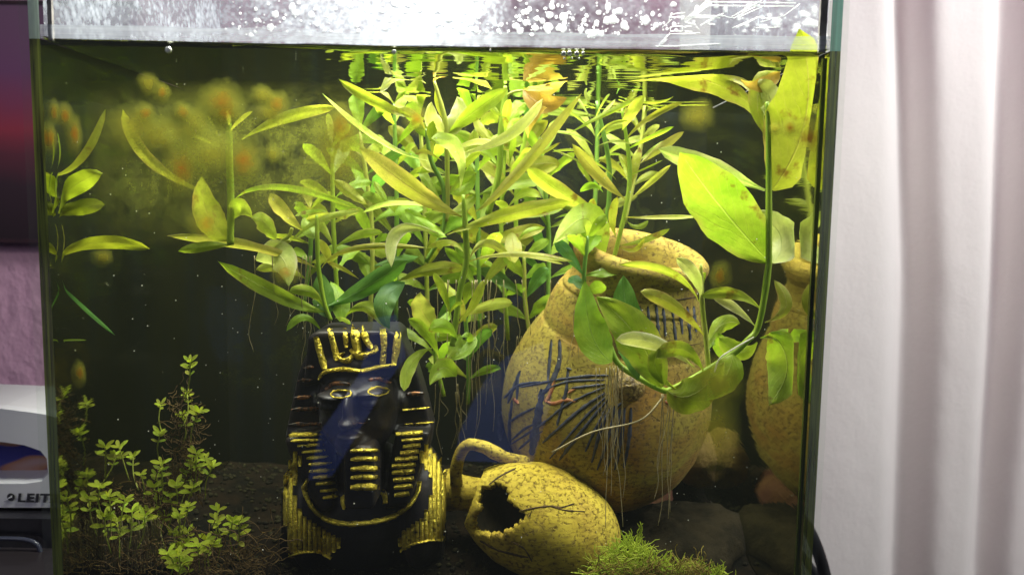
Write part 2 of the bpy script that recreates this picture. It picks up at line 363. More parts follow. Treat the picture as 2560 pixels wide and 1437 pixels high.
# white office machine lower left
def office():
    Y = 0.13
    r = thing('office_machine', P(0, 1290, Y), 'white office machine with rounded oval window beside the tank', 'office machine')
    white = simple('white_plastic', (0.70, 0.71, 0.76), (0.74, 0.75, 0.80), 20, 0.35, 0.00005)
    outer = [(-400, 1272), (230, 1272), (262, 1235), (262, 1130), (235, 1080), (180, 1048), (110, 1030), (0, 1016), (-400, 1000)]
    def smoothpoly(pp, n=90): return [tuple(x) for x in [Vector((*q, 0)).xy for q in spline([(*p, 0) for p in pp] + [(*pp[0], 0)], n)][:-1]]
    hole = [(-300, 1206), (60, 1204), (100, 1198), (116, 1180), (112, 1150), (96, 1130), (55, 1116), (0, 1108), (-300, 1100)]
    bm = bmesh.new()
    def loop(poly, y): return [bm.verts.new((P(x, z, Y).x, y, P(x, z, Y).z)) for x, z in poly]
    def ringpts(poly, n):
        pts = [Vector((x, z)) for x, z in poly]; L = [0]
        for i in range(len(pts)): L.append(L[-1] + (pts[(i+1) % len(pts)] - pts[i]).length)
        out = []
        for k in range(n):
            s_ = L[-1] * k / n; i = max(j for j in range(len(pts)) if L[j] <= s_)
            u = (s_ - L[i]) / max(1e-6, L[i+1] - L[i]); q = pts[i].lerp(pts[(i+1) % len(pts)], u); out.append((q.x, q.y))
        return out
    N = 160; o1, h1 = ringpts(outer, N), ringpts(hole, N)
    def inset(pl, k):
        cx = sum(p[0] for p in pl) / len(pl); cz = sum(p[1] for p in pl) / len(pl)
        return [(p[0] + (k if p[0] < cx else -k), p[1] + (k if p[1] < cz else -k) * 0.8) for p in pl]
    L0 = loop(o1, Y + 0.05); L1 = loop(o1, Y + 0.004); L2 = loop(inset(o1, 5), Y); L3 = loop(inset(h1, -5), Y); L4 = loop(h1, Y + 0.003); L5 = loop(h1, Y + 0.03)
    for A, B in ((L0, L1), (L1, L2), (L2, L3), (L3, L4), (L4, L5)):
        for i in range(N):
            j = (i + 1) % N; bm.faces.new((A[i], A[j], B[j], B[i]))
    off = parent_off(r); bmesh.ops.translate(bm, verts=bm.verts, vec=-off)
    me = bpy.data.meshes.new('housing'); bm.to_mesh(me); bm.free(); me.materials.append(white)
    o = bpy.data.objects.new('housing', me); col.objects.link(o); o.parent = r
    t = NT('blue_orange_label'); oc = t.coord(1)
    wv = t.n('TexNoise', {'Vector': t.coord(1, sc3=(16, 1, 55), rot=(0, .35, 0)), 'Scale': 1.0, 'Detail': 1}).outputs[0]
    cc = t.ramp(wv, [(0.52, (0.020, 0.022, 0.24)), (0.56, (0.45, 0.20, 0.10)), (0.66, (0.50, 0.40, 0.42))])
    mb = MB(); a = P(-300, 1215, Y + .02); b = P(140, 1095, Y + .02); mb.box((a.x, Y + .02, a.z), (b.x, Y + .024, b.z))
    mb.build('window_insert', t.done(t.pbr(col=cc, rough=0.25)), r, smooth=False)
    txt = simple('dark_print', (0.02, 0.02, 0.03), (0.025, 0.025, 0.035), 60)
    cu = bpy.data.curves.new('lettering', 'FONT'); cu.body = 'LEITZ'; cu.size = 31 * sc(Y) ; cu.extrude = 0.00015; cu.offset = 0.00025; cu.shear = 0.12; cu.space_character = 1.12
    tmp = bpy.data.objects.new('tmp', cu); col.objects.link(tmp); bpy.context.view_layer.update()
    me = bpy.data.meshes.new_from_object(tmp.evaluated_get(bpy.context.evaluated_depsgraph_get())); bpy.data.objects.remove(tmp)
    me.materials.append(txt); o = bpy.data.objects.new('lettering', me); col.objects.link(o); o.parent = r
    q = P(43, 1253, Y - 0.0006); o.location = q - off; o.rotation_euler = (math.pi / 2, 0, 0); o.scale = (1.32, 1, 1)
    mb = MB()                                # round swoosh emblem
    q = P(26, 1242, Y - 0.0006); s_ = sc(Y)
    n = len(mb.v); K = 20
    for k in range(K): a_ = 2 * math.pi * k / K; mb.v.append((q.x + (1.5 + 10.5 * math.cos(a_)) * s_, q.y, q.z + 10.5 * math.sin(a_) * s_))
    mb.f.append(tuple(range(n, n + K))); mb.m.append(0)
    mb.build('emblem', txt, r, smooth=False)
    mb = MB()
    for k in range(3):
        pts = [P(10 + k * 3 + u * (20 - k * 3), 1253 - k * 1.5 - 16 * u + 5 * u * u, Y - 0.0012) for u in [i / 8 for i in range(9)]]
        mb.tube(pts, 0.9 * s_, 5)
    mb.build('emblem_swoosh', white, r)
    return r
office()
# black box the machine stands on
r = thing('storage_box', P(0, 1400, 0.12), 'black storage box with grey rounded lid under the white office machine', 'box')
mb = MB(); a = P(-500, 1900, .12); b = P(250, 1284, .127); mb.box((a.x, .119, ZF - .018), (b.x, .30, b.z)); mb.build('box_body', simple('black_plastic', (0.006, .006, .008), (.012, .012, .016), 60, 0.3), r, smooth=False)
mb = MB(); mb.tube(spline([P(-300, 1350, .115), P(-20, 1345, .115), (P(80, 1352, .115)), P(105, 1385, .115)], 16), 0.0012, 8)
mb.ell(P(-120, 1400, .118), (210 * sc(.12), .006, 45 * sc(.12)), 24, 12); mb.build('lid', simple('grey_blue_plastic', (0.03, .035, .06), (.04, .045, .07), 60, 0.35), r)
# cables right
for k, (lab, pts) in enumerate([('thicker black cable hanging in an arc at the bottom right of the tank', [(1985, 1270), (2030, 1340), (2062, 1437), (2075, 1540)]),
                 ('thinner black cable curving behind the thicker one by the curtain', [(1960, 1340), (2015, 1400), (2045, 1460), (2050, 1560)])]):
    mb = MB(); mb.tube(spline([P(x, y, .22 + .01 * k) for x, y in pts], 24), (0.0042, 0.0030)[k], 12)
    tag(mb.build('power_cable', simple('black_rubber', (.006, .006, .007), (.012, .012, .013), 60, .4)), lab, 'cable', 'cables beside the tank')
# unseen blue panels, added and shaped for their blue reflections in the front pane
def cloth(pts, Yr, label):
    # pts: photo pixels where the mirror image shows, Yr: distance in front of the pane
    v = []; 
    for (x, y) in pts:
        q = P(x, y, Yr); v.append((q.x, -0.005 - Yr - 0.005, q.z))
    k = len(v); v2 = [(a[0], a[1] - 0.012, a[2]) for a in v]
    f = [tuple(range(k)), tuple(range(2*k-1, k-1, -1))] + [(i, (i+1) % k, k+(i+1) % k, k+i) for i in range(k)]
    return tag(mesh_obj('blue_reflection_panel', v + v2, f, M['cloth'], smooth=False), label, 'cloth')
M['cloth'] = simple('royal_blue_panel', (0.07, 0.12, 0.46), (0.15, 0.20, 0.64), 14, 0.9)
# ------------------------------------------------------------------ aquarium
tank = thing('aquarium', (0, 0, ZF), 'rectangular glass aquarium full of green plants', 'aquarium')
mb = MB(); mb.box((XL - .0042, -0.005, ZF - .012), (XR + .0042, 0, ZT)); mb.build('front_pane', M['front_glass'], tank, smooth=False)
def side(x0, x1, inner_left, edge_mats, nm):
    # x0<x1 ; inner face towards the water
    v = []; f = []; mi = []
    zs = [ZF - .012, ZW + .002, ZT]
    for k in range(2):
        z0, z1 = zs[k], zs[k+1]; n = len(v)
        v += [(x0, .0005, z0), (x1, .0005, z0), (x1, YB, z0), (x0, YB, z0), (x0, .0005, z1), (x1, .0005, z1), (x1, YB, z1), (x0, YB, z1)]
        f += [(n, n+1, n+5, n+4)]; mi += [2 + k]                    # front edge
        f += [(n+3, n, n+4, n+7), (n+1, n+2, n+6, n+5)]             # left, right faces
        inner = 0 if k == 0 else 1
        mi += [1, inner] if inner_left else [inner, 1]
    # the inner wet face must look outward from the water
    o = mesh_obj(nm, v, f, parent=tank, smooth=False, mats=[M['side_wet'], M['thin_glass'], edge_mats[0], edge_mats[1]], fm=mi)
    return o
# inner faces: flip so that the normal points away from the water
def side_simple(x_in, x_out, mats, label):
    v, f, mi = [], [], []; zs = [ZF - .012, ZW + .0015, ZT]; s_ = 1 if x_out > x_in else -1
    for k in range(2):
        z0, z1 = zs[k], zs[k+1]; n = len(v)
        v += [(x_in, 0.0004, z0), (x_in, YB, z0), (x_in, YB, z1), (x_in, 0.0004, z1), (x_out, 0.0004, z0), (x_out, YB, z0), (x_out, YB, z1), (x_out, 0.0004, z1)]
        f += [(n, n+1, n+2, n+3) if s_ > 0 else (n+3, n+2, n+1, n)]; mi += [0 if k == 0 else 1]
        f += [(n+4, n+5, n+6, n+7) if s_ > 0 else (n+7, n+6, n+5, n+4)]; mi += [1]
        f += [(n, n+4, n+7, n+3) if s_ > 0 else (n+3, n+7, n+4, n)]; mi += [2 if k == 0 else 3]
    mesh_obj('side_pane', v, f, parent=tank, smooth=False, mats=[M['side_wet'], M['thin_glass'], mats[0], mats[1]], fm=mi, label=label)
side_simple(XL, XL - .004, (M['edge_wet'], M['edge_pale']), 'side glass with pale green front edge')
side_simple(XR, XR + .004, (M['edge_wet'], M['edge_teal']), 'side glass with teal front edge')
# silicone seams
for x, wd in ((XL + .0028, .0016), (XR - .0040, .0026)):
    mb = MB(); mb.box((x, 0.0008, ZW + .001), (x + wd, 0.0022, ZT)); mb.build('silicone_seam', M['silicone'], tank, smooth=False)
mb = MB(); mb.box((XR - .0022, 0.0008, ZF), (XR - .0006, 0.0022, ZW - .001)); mb.build('silicone_seam', M['edge_wet'], tank, smooth=False)
# back pane with limescale and condensation above the water
def condens():
    t = NT('limescale_and_condensation'); oc = t.coord(1)
    sx = t.n('SeparateXYZ', {0: oc}); x = sx.outputs[0]; z = sx.outputs[2]
    fx = t.ramp(t.math('DIVIDE', t.math('ADD', x, 0.17), 0.29), [(0.0, 0.56), (0.2, 0.66), (0.32, 0.80), (0.48, 0.80), (0.58, 0.38), (1.0, 0.40)])
    n1 = t.noise(t.coord(1, sc3=(1, 1, .8)), 55, 6, 0.7); n2 = t.noise(oc, 420, 4, 0.6)
    vo = t.n('TexVoronoi', {'Vector': oc, 'Scale': 330.0}).outputs['Distance']
    a = t.math('ADD', t.math('MULTIPLY', n1, 0.9), t.math('MULTIPLY', n2, 0.35))
    a = t.math('ADD', a, t.math('MULTIPLY', fx, 1.0))
    a = t.math('SUBTRACT', a, t.math('MULTIPLY', vo, 0.25))
    a = t.ramp(a, [(0.86, 0.08), (1.0, 0.30), (1.25, 0.92)])
    # ramp positions are clamped to 1, rescale first
    fr = t.n('Fresnel', {'IOR': 1.5}).outputs[0]
    clear = t.mixsh(fr, t.n('BsdfTransparent', {0: (0.9, 0.9, 0.92)}).outputs[0], t.n('BsdfGlossy', {1: 0.05}).outputs[0])
    film = t.mixsh(0.5, t.pbr(col=t.mix(n2, (0.24, 0.27, 0.35), (0.62, 0.66, 0.76)), rough=0.45), t.n('BsdfTranslucent', {0: (0.40, 0.44, 0.54, 1)}).outputs[0])
    return t, a, clear, film
t, a, clear, film = condens()
# rescale: value/1.6
rl = [l for l in t.t.links if l.to_node.type == 'VALTORGB' and l.to_node.outputs[0] == a][0]
src = rl.from_socket; t.t.links.remove(rl); dv = t.math('DIVIDE', src, 1.8); t.t.links.new(dv, a.node.inputs[0])
for e, pp in zip(a.node.color_ramp.elements, (0.42, 0.56, 0.72)): e.position = pp
M['scale'] = t.done(t.mixsh(a, clear, film))
mb = MB(); mb.box((XL, YB, ZF - .012), (XR, YB + .004, .075)); mb.build('back_pane', M['thin_glass'], tank, smooth=False)
mb = MB(); mb.v = [(XL, YB - .0005, .075), (XR, YB - .0005, .075), (XR, YB - .0005, ZT), (XL, YB - .0005, ZT)]; mb.f = [(0, 1, 2, 3)]; mb.m = [0]
mb.build('limescale_film', M['scale'], tank, smooth=False)
for x in (XL + .0007, XR - .0007):
    mesh_obj('limescale_film', [(x, .002, ZW + .003), (x, YB - .001, ZW + .003), (x, YB - .001, ZT), (x, .002, ZT)], [(0, 1, 2, 3)], M['scale'], tank, smooth=False)
mb = MB(); mb.box((XL - .004, YB + .0045, ZF - .012), (XR + .004, YB + .007, 0.076))
t = NT('dark_backing'); n1 = t.noise(t.coord(1, sc3=(1, 1, .35)), 22, 5, .6); n3 = t.noise(t.coord(1, sc3=(40, 1, 2)), 3, 3)
cc = t.mix(t.ramp(n1, [(.35, 0.0), (.7, 1.0)]), (0.004, 0.005, 0.005), (0.014, 0.014, 0.006))
cc = t.mix(t.ramp(n3, [(.5, 0.0), (.7, .5)]), cc, (0.006, 0.010, 0.022))
mb.build('backing_sheet', t.done(t.pbr(col=cc, rough=0.7, spec=0.05)), tank, smooth=False)
mb = MB(); mb.box((XL - .004, 0, ZF - .016), (XR + .004, YB + .007, ZF - .012)); mb.build('base_pane', M['thin_glass'], tank, smooth=False)
# droplets on the back pane above the water
mb = MB()
for i in range(420):
    px = R.uniform(1080, 2000) if R.random() < .78 else R.uniform(560, 1200); py = R.triangular(-30, 92, 75)
    r_ = R.choice([1.5, 2, 2.5, 3, 4, 5, 8]) * R.uniform(.7, 1.3) * sc(YB)
    if px > 1700 and R.random() < .6: continue
    q = P(px, py, YB - .001); mb.ell(q, (r_ * R.uniform(.8, 1.2), r_ * .45, r_ * R.uniform(.8, 1.3)), 10, 6, jit=.3)
t = NT('white_water_drop'); m = t.done(t.mixsh(0.55, t.n('BsdfTransparent').outputs[0], t.mixsh(.4, t.pbr(col=(.8, .82, .86), rough=.2), t.n('BsdfTranslucent', {0: (.7, .72, .78, 1)}).outputs[0])))
o = mb.build('water_drops', m, tank); o['kind'] = 'stuff'
# film band left by evaporated water on the front pane
t = NT('waterline_film'); st = t.noise(t.coord(1, sc3=(3, 1, 150)), 2.5, 5, .6); n2 = t.noise(t.coord(1), 120, 5, .7)
zz = t.n('SeparateXYZ', {0: t.coord(1)}).outputs[2]
al = t.math('MULTIPLY', t.ramp(st, [(.3, .15), (.7, .70)]), t.ramp(n2, [(.3, .75), (.6, 1.0)]))
m = t.done(t.mixsh(al, t.n('BsdfTransparent').outputs[0], t.mixsh(.4, t.pbr(col=(.60, .64, .74), rough=.5), t.n('BsdfTranslucent', {0: (.6, .64, .74, 1)}).outputs[0])))
v = []; f = []
for i in range(61):
    x = XL + (XR - XL) * i / 60
    v += [(x, .0006, ZW + .0018 + .0003 * noise.noise((x * 60, 0, 0))), (x, .0006, ZW + .0066 + .0007 * noise.noise((x * 40, 3, 0)))]
    if i: n = i * 2; f.append((n - 2, n, n + 1, n - 1))
mesh_obj('waterline_film', v, f, m, tank)
t = NT('painted_meniscus'); st = t.noise(t.coord(1, sc3=(8, 1, 120)), 3, 5, .6)  # dark strip painted in for the meniscus refracting dark at the waterline
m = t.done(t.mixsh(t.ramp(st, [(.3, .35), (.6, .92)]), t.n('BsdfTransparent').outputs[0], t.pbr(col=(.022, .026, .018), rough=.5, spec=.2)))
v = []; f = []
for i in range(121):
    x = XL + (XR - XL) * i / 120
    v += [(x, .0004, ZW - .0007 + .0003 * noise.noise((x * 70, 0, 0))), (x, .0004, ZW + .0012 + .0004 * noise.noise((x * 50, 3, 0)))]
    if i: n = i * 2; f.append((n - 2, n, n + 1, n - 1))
mesh_obj('painted_meniscus', v, f, m, tank)
# fine bright lines, upper right of the front pane
mb = MB(); zq = lambda x, y: P(x, y, .0008)
STREAKS = [((1768,5),(1990,8)),((1760,14),(1985,16)),((1712,48),(1770,0)),((1712,52),(1775,5)),((1716,55),(1780,8)),((1725,40),(1810,40)),((1728,44),(1800,45)),((1810,40),(1835,46)),
       ((1835,46),(1900,12)),((1830,42),(1895,8)),((1845,45),(1905,18)),((1830,71),(1890,45)),((1840,70),(1900,42)),((1890,44),(1950,46)),((1890,70),(1950,68)),((1712,55),(1740,62)),
       ((1675,85),(1750,83)),((1678,68),(1704,66)),((1706,66),(1706,79)),((1676,79),(1704,79)),((1676,68),(1676,79)),((1710,68),(1730,66)),((1712,78),(1732,79)),((1740,66),(1750,78)),
       ((1648,112),(1675,85)),((1650,116),(1668,98)),((1675,38),(1712,32)),((1672,44),(1712,42)),((1680,32),(1672,52)),((1655,70),(1680,48)),((1900,56),(1960,40)),((1960,40),(2000,10)),
       ((1752,64),(1800,36)),((1758,62),(1808,34)),((1770,60),(1788,62)),((1640,116),(1740,113)),((1740,113),(1800,110)),((1860,22),(1905,2)),((1855,30),(1900,5))]
for a, b in STREAKS:
    p0 = zq(*a); p1 = zq(*b); w_ = R.uniform(1.0, 2.4) * sc(0) * .6
    mb.tube([p0, p0.lerp(p1, .5) + Vector((0, 0, R.uniform(-.0002, .0002))), p1], w_, 4)
m = NT('bright_streak'); m = m.done(m.mixsh(.75, m.n('BsdfTransparent').outputs[0], m.mixsh(.4, m.pbr(col=(.95, .97, 1), rough=.2), m.n('BsdfTranslucent', {0: (.95, .97, 1, 1)}).outputs[0])))
o = mb.build('streaks', m, tank); o['kind'] = 'stuff'
# ------------------------------------------------------------------ water
def water():
    V, Fc, NX, NY = [], [], 150, 90
    for j in range(NY + 1):
        y = (j / NY) ** 1.5 * YB
        for i in range(NX + 1):
            x = XL + (XR - XL) * i / NX
            dw = min(x - XL, XR - x, y); m_ = .0022 * math.exp(-max(dw, 0) / .0020)
            z = ZW + m_ + .00022 * noise.noise((x * 8, y * 30, 0)) + .00005 * noise.noise((x * 40, y * 110, 4))
            V.append((x, y + 0.0003, z))
    for j in range(NY):
        for i in range(NX):
            n = j * (NX + 1) + i; Fc.append((n, n + 1, n + NX + 2, n + NX + 1))
    o = mesh_obj('water_surface', V, Fc, M['surface']); tag(o, 'rippled water surface of the aquarium mirrored from below', kind='structure')
    mb = MB(); mb.box((XL + .0003, .0006, ZF - .01), (XR - .0003, YB - .0006, ZW - .0012))
    t = NT('aquarium_water'); vs = t.n('VolumePrincipled', {'Color': (0.62, 0.70, 0.34, 1), 'Density': 0.10, 'Absorption Color': (0.72, 0.70, 0.22, 1)})
    t.t.links.new(vs.outputs[0], t.out.inputs['Volume'])
    o = mb.build('water', t.m, smooth=False); tag(o, 'slightly cloudy yellow-green water filling the tank', kind='stuff')
water()
# air bubbles at the surface
def bubble(px, py, r, lab, grp=None):
    t_ = MB(); t_.ell(P(px, py, .0022), (r * sc(0), r * sc(0) * .8, r * sc(0)), 16, 10)
    return tag(t_.build('air_bubble', M['bubble']), lab, 'bubble', grp)
t = NT('bright_bubble'); lw = t.n('LayerWeight', {0: .5}).outputs[1]
M['bubble'] = t.done(t.mixsh(t.ramp(lw, [(0.0, .9), (.6, .45)]), t.n('BsdfGlossy', {0: (1, 1, 1, 1), 1: .15}).outputs[0], t.pbr(col=(.95, .96, 1), rough=.1)))
bubble(421, 125, 8.5, 'largest single bright air bubble at the waterline near the left end')
bubble(985, 130, 6, 'lone white air bubble at the waterline above the pale bent leaf')
bubble(1226, 127, 3.5, 'tiny air bubble at the waterline left of the bubble row')
for k, x in enumerate((1409, 1424, 1442, 1458)):
    bubble(x, 135 - (k % 2), 6.5 if k < 3 else 5, ['first', 'second', 'third', 'last and smallest'][k] + ' bubble from the left in the row of four touching bubbles', 'row of bubbles at the waterline')
for x, y in ((1411, 147), (1430, 146), (1448, 147)): bubble(x, y, 2.6, {1411: 'left', 1430: 'middle', 1448: 'right'}[x] + ' one of three tiny bubbles hanging under the row of four bubbles', 'tiny bubbles under the row')
# ------------------------------------------------------------------ substrate
def hgt(x, y):
    z = ZF + .006 * noise.noise((x * 18, y * 18, 1)) + .002 * noise.noise((x * 90, y * 90, 2)) + .012 * (y / YB)
    return z
V, Fc = [], []; NX, NY = 110, 80
for j in range(NY + 1):
    for i in range(NX + 1):
        x = XL + .0005 + (XR - XL - .001) * i / NX; y = .001 + (YB - .002) * j / NY; V.append((x, y, hgt(x, y)))
for j in range(NY):
    for i in range(NX):
        n = j * (NX + 1) + i; Fc.append((n, n + 1, n + NX + 2, n + NX + 1))
o = mesh_obj('gravel_bed', V, Fc, simple('dark_mud', (0.003, .003, .002), (.012, .008, .004), 60, .9, .002, spec=.05)); tag(o, 'dark brown gravel and mulm bed at the bottom of the tank', kind='structure')
mb = MB()
for i in range(1500):
    x = R.uniform(XL + .002, XR - .002); y = R.uniform(.003, YB - .003); r_ = R.uniform(.0006, .0017)
    mb.ell((x, y, hgt(x, y) + r_ * .4), (r_, r_ * R.uniform(.7, 1), r_ * R.uniform(.6, .9)), 6, 4, jit=.5)
o = mb.build('gravel', simple('gravel_grains', (0.006, .005, .003), (.028, .026, .010), 150, .8, spec=.1)); tag(o, 'fine dark gravel grains over the tank floor', kind='stuff')
def rock(px, py, Y, rx, ry, rz, mat, label, rotz=0, name='rock'):
    c = P(px, py, Y); s_ = sc(Y); t_ = MB()
    t_.ell(c, (rx * s_, rz, ry * s_), 36, 24, Matrix.Rotation(rotz, 3, 'Y'))
    v = []
    for q in t_.v:
        d = Vector(q) - c; k = 1 + .22 * noise.noise(Vector(q) * 60) + .10 * noise.noise(Vector(q) * 170) + .04 * noise.noise(Vector(q) * 500)
        v.append(c + d * k)
    t_.v = v; return tag(t_.build(name, mat), label, 'rock')
redr = simple('red_brown_rock', (.10, .03, .012), (.16, .07, .02), 70, .85, .002)
grys = simple('grey_brown_stone', (.012, .010, .005), (.028, .022, .011), 90, .9, .0015, spec=.08)
rock(1585, 1225, .135, 95, 62, .02, redr, 'dull red rock lying under the big painted jar')
rock(1680, 1380, .085, 190, 110, .035, grys, 'broad grey brown stone behind the moss at the bottom right', -.15)
rock(1430, 1180, .15, 60, 45, .014, redr, 'small reddish rock half hidden behind the fallen broken pot')
rock(1750, 1140, .15, 80, 70, .02, simple('ochre_rock', (.15, .09, .018), (.22, .14, .03), 60, .85, .002), 'ochre lump of rock at the lower right foot of the painted jar')
# ------------------------------------------------------------------ projection of decoration onto real surfaces
def bvh_of(o):
    me = o.data; mw = Matrix.Translation(parent_off(o))
    return BVHTree.FromPolygons([mw @ v.co for v in me.vertices], [tuple(p.vertices) for p in me.polygons])
def hit(bvh, px, py, Y):
    h = bvh.ray_cast(Vector((0, -D, 0)), ray(px, py))
    if h[0] is None: return P(px, py, Y), Vector((0, -1, 0)), False
    n = h[1] if h[1].y < 0 else -h[1]
    return h[0], n, True
def ridge(mb, bvh, pts, wpx, h, Y, seg=8, taper=0.35, jit=0.0, lift=-.0003, sm=1):
    """a raised band of width wpx following the surface along the pixel polyline"""
    Ln = sum((Vector(pts[i+1]) - Vector(pts[i])).length for i in range(len(pts) - 1)); n = max(3, int(Ln / seg))
    line = spline([(*p, 0) for p in pts], n) if len(pts) > 2 else [Vector((*pts[0], 0)).lerp(Vector((*pts[1], 0)), i / n) for i in range(n + 1)]
    n0 = len(mb.v); rows = 0; prev = None
    for i, q in enumerate(line):
        u = i / n
        d = (line[min(i+1, n)] - line[max(i-1, 0)]); d.normalize(); sd = Vector((-d.y, d.x, 0))
        k = min(1, taper + (1 - taper) * math.sin(math.pi * min(max(u, .0), 1)) ** .35 if taper < 1 else 1)
        w_ = wpx * k * (1 + jit * noise.noise((q.x * .09, q.y * .09, wpx)))
        for e, hh in ((-.5, lift), (-.36, h * .75), (0, h), (.36, h * .75), (.5, lift)):
            p, nn, ok = hit(bvh, q.x + sd.x * e * w_, q.y + sd.y * e * w_, Y)
            if not ok: pc, nc, ok2 = hit(bvh, q.x, q.y, Y); p = Vector((P(q.x + sd.x*e*w_, q.y + sd.y*e*w_, Y).x, pc.y, P(q.x + sd.x*e*w_, q.y+sd.y*e*w_, Y).z)) if ok2 else p; nn = nc
            mb.v.append(p + nn * (hh * (1 + jit * noise.noise(p * 900))))
    for i in range(n):
        for j in range(4):
            a = n0 + i * 5 + j; mb.f.append((a, a + 1, a + 6, a + 5)); mb.m.append(0)
    mb.f.append(tuple(n0 + j for j in range(5))); mb.f.append(tuple(n0 + n * 5 + j for j in range(4, -1, -1))); mb.m += [0, 0]
def remesh(o, vox, smooth_it=6):
    md = o.modifiers.new('r', 'REMESH'); md.mode = 'VOXEL'; md.voxel_size = vox
    m2 = o.modifiers.new('s', 'SMOOTH'); m2.iterations = smooth_it; m2.factor = .5
    bpy.context.view_layer.update()
    dg = bpy.context.evaluated_depsgraph_get(); me = bpy.data.meshes.new_from_object(o.evaluated_get(dg))
    o.modifiers.clear(); old = o.data; o.data = me; bpy.data.meshes.remove(old)
    for p in me.polygons: p.use_smooth = True
    return o
# ------------------------------------------------------------------ pharaoh bust
def pharaoh():
    Y = .060; s_ = sc(Y)
    r = thing('pharaoh_bust', P(905, 1480, Y), 'black pharaoh bust with worn gold striped headdress standing on the tank floor', 'statue')
    b = MB()
    def E(px, py, rx, ry, rz, dy=0.0, rot=0): b.ell(P(px, py, Y) + Vector((0, dy, 0)), (rx*s_, rz, ry*s_), 28, 18, Matrix.Rotation(math.radians(rot), 3, 'Y'))
    E(903, 1005, 100, 128, .019, -.006)            # face
    E(905, 1078, 52, 46, .018, -.012)             # chin
    E(900, 985, 11, 42, .008, -.026); E(900, 1014, 20, 12, .007, -.029)   # nose
    E(885, 1019, 9, 7, .004, -.027); E(916, 1019, 9, 7, .004, -.027)
    E(902, 1047, 30, 8, .006, -.0265); E(903, 1060, 24, 8, .006, -.0265)  # lips
    E(852, 962, 34, 9, .006, -.022, 6); E(946, 955, 34, 9, .006, -.022, -6)
    E(850, 984, 25, 13, .006, -.0215); E(944, 977, 25, 13, .006, -.0215)  # eyeballs
    E(846, 1032, 34, 36, .011, -.010); E(956, 1032, 34, 36, .011, -.010)  # cheeks
    E(795, 1000, 13, 30, .008, .000); E(1010, 996, 13, 30, .008, .000)    # ears
    E(893, 905, 112, 60, .020, .000)
    b.prism([(790, 828), (812, 816), (990, 814), (1008, 830), (1010, 925), (990, 930), (900, 915), (800, 945), (778, 950)], Y - .016, Y + .014)
    b.prism([(795, 835), (757, 920), (738, 1010), (724, 1080), (735, 1120), (800, 1130), (815, 1060), (808, 960), (815, 900)], Y - .004, Y + .012)
    b.prism([(730, 1075), (812, 1060), (835, 1140), (850, 1240), (825, 1255), (788, 1210), (752, 1140)], Y - .014, Y + .014)
    b.prism([(1008, 835), (1040, 900), (1062, 970), (1085, 1060), (1078, 1110), (1010, 1120), (990, 1060), (1000, 960), (985, 900)], Y - .004, Y + .012)
    b.prism([(1082, 1060), (1000, 1060), (982, 1140), (978, 1245), (1030, 1235), (1054, 1165)], Y - .014, Y + .014)
    E(905, 1290, 160, 190, .024, .010); E(775, 1290, 68, 160, .022, .008); E(1050, 1280, 64, 170, .022, .008)
    E(905, 1180, 70, 110, .018, .004)
    b.prism([(722, 1200), (1105, 1190), (1112, 1370), (1100, 1500), (730, 1500), (716, 1380)], Y + .000, Y + .026)
    o = b.build('bust_body', M['black'], r); remesh(o, .0011, 4)
    bv = bvh_of(o)
    def rd(name, pts, w_, h=.0010, mat='gold', **k):
        m_ = MB(); ridge(m_, bv, pts, w_ * (1.3 if name != 'shoulder_rib' else 1), h, Y, **k); return m_.build(name, M[mat], r)
    # crown stripes
    for pts, w_ in (([(790, 842), (800, 880), (812, 922)], 17), ([(824, 824), (834, 862), (844, 903)], 16), ([(862, 822), (866, 868)], 12),
                    ([(957, 818), (960, 865), (956, 914)], 17), ([(994, 830), (990, 872), (984, 912)], 16)):
        rd('crown_stripe', pts, w_ * .9, .0008, jit=.35, taper=.7)
    rd('brow_band', [(797, 948), (812, 930), (858, 922), (900, 927), (940, 918), (988, 912)], 9, .0012, jit=.4, taper=.6)
    # rearing cobra at the crown
    c = MB()
    ridge(c, bv, [(888, 822), (890, 850), (896, 880)], 26, .0032, Y, jit=.3, taper=.7); ridge(c, bv, [(908, 822), (916, 850), (930, 870)], 18, .0022, Y, jit=.4)
    ridge(c, bv, [(862, 880), (848, 892), (856, 903), (874, 902), (884, 886)], 10, .0026, Y, jit=.3); ridge(c, bv, [(890, 886), (915, 884), (940, 876), (938, 862)], 13, .0026, Y, jit=.4)
    ridge(c, bv, [(876, 872), (896, 892), (920, 890)], 16, .003, Y, jit=.3); c.build('cobra', M['gold'], r)
    for k, (cx, cy) in enumerate(((852, 985), (946, 978))):
        pts = [(cx + 26 * math.cos(a), cy + 10 * math.sin(a) - 2 * math.cos(a)) for a in [math.pi * 2 * i / 12 for i in range(13)]]
        m_ = MB(); ridge(m_, bv, pts, 3.0, .0006, Y, taper=1, jit=.3, seg=5); e = m_.build('eye', M['gold'], r)
        m_ = MB(); ridge(m_, bv, [(cx - 20, cy - 5), (cx, cy - 10), (cx + 22, cy - 6)], 4, .0009, Y, jit=.3); m_.build('eyelid', M['gold'], e)
    rd('eyebrow', [(815, 974), (830, 960), (852, 957), (876, 961)], 9, .0008, 'goldf'); rd('eyebrow', [(920, 950), (945, 946), (975, 957)], 9, .0008, 'goldf')
    rd('upper_lip_line', [(882, 1060), (895, 1056), (905, 1058), (918, 1055)], 2.5, .0004, 'goldf')
    tx = lambda x, y: (650 + x / 2.2217, 790 + y / 2.2217)
    for y, a, b_ in ((660, 165, 350), (688, 175, 355), (715, 210, 350), (749, 235, 355), (783, 260, 368), (819, 270, 385), (856, 275, 400), (890, 295, 412), (926, 312, 420), (965, 335, 430), (1002, 352, 435)):
        rd('headdress_stripe', [tx(a, y + 4), tx((a + b_) / 2, y), tx(b_, y - 4)], 6.5 if y < 840 else 8, .0011, jit=.5, taper=.6)
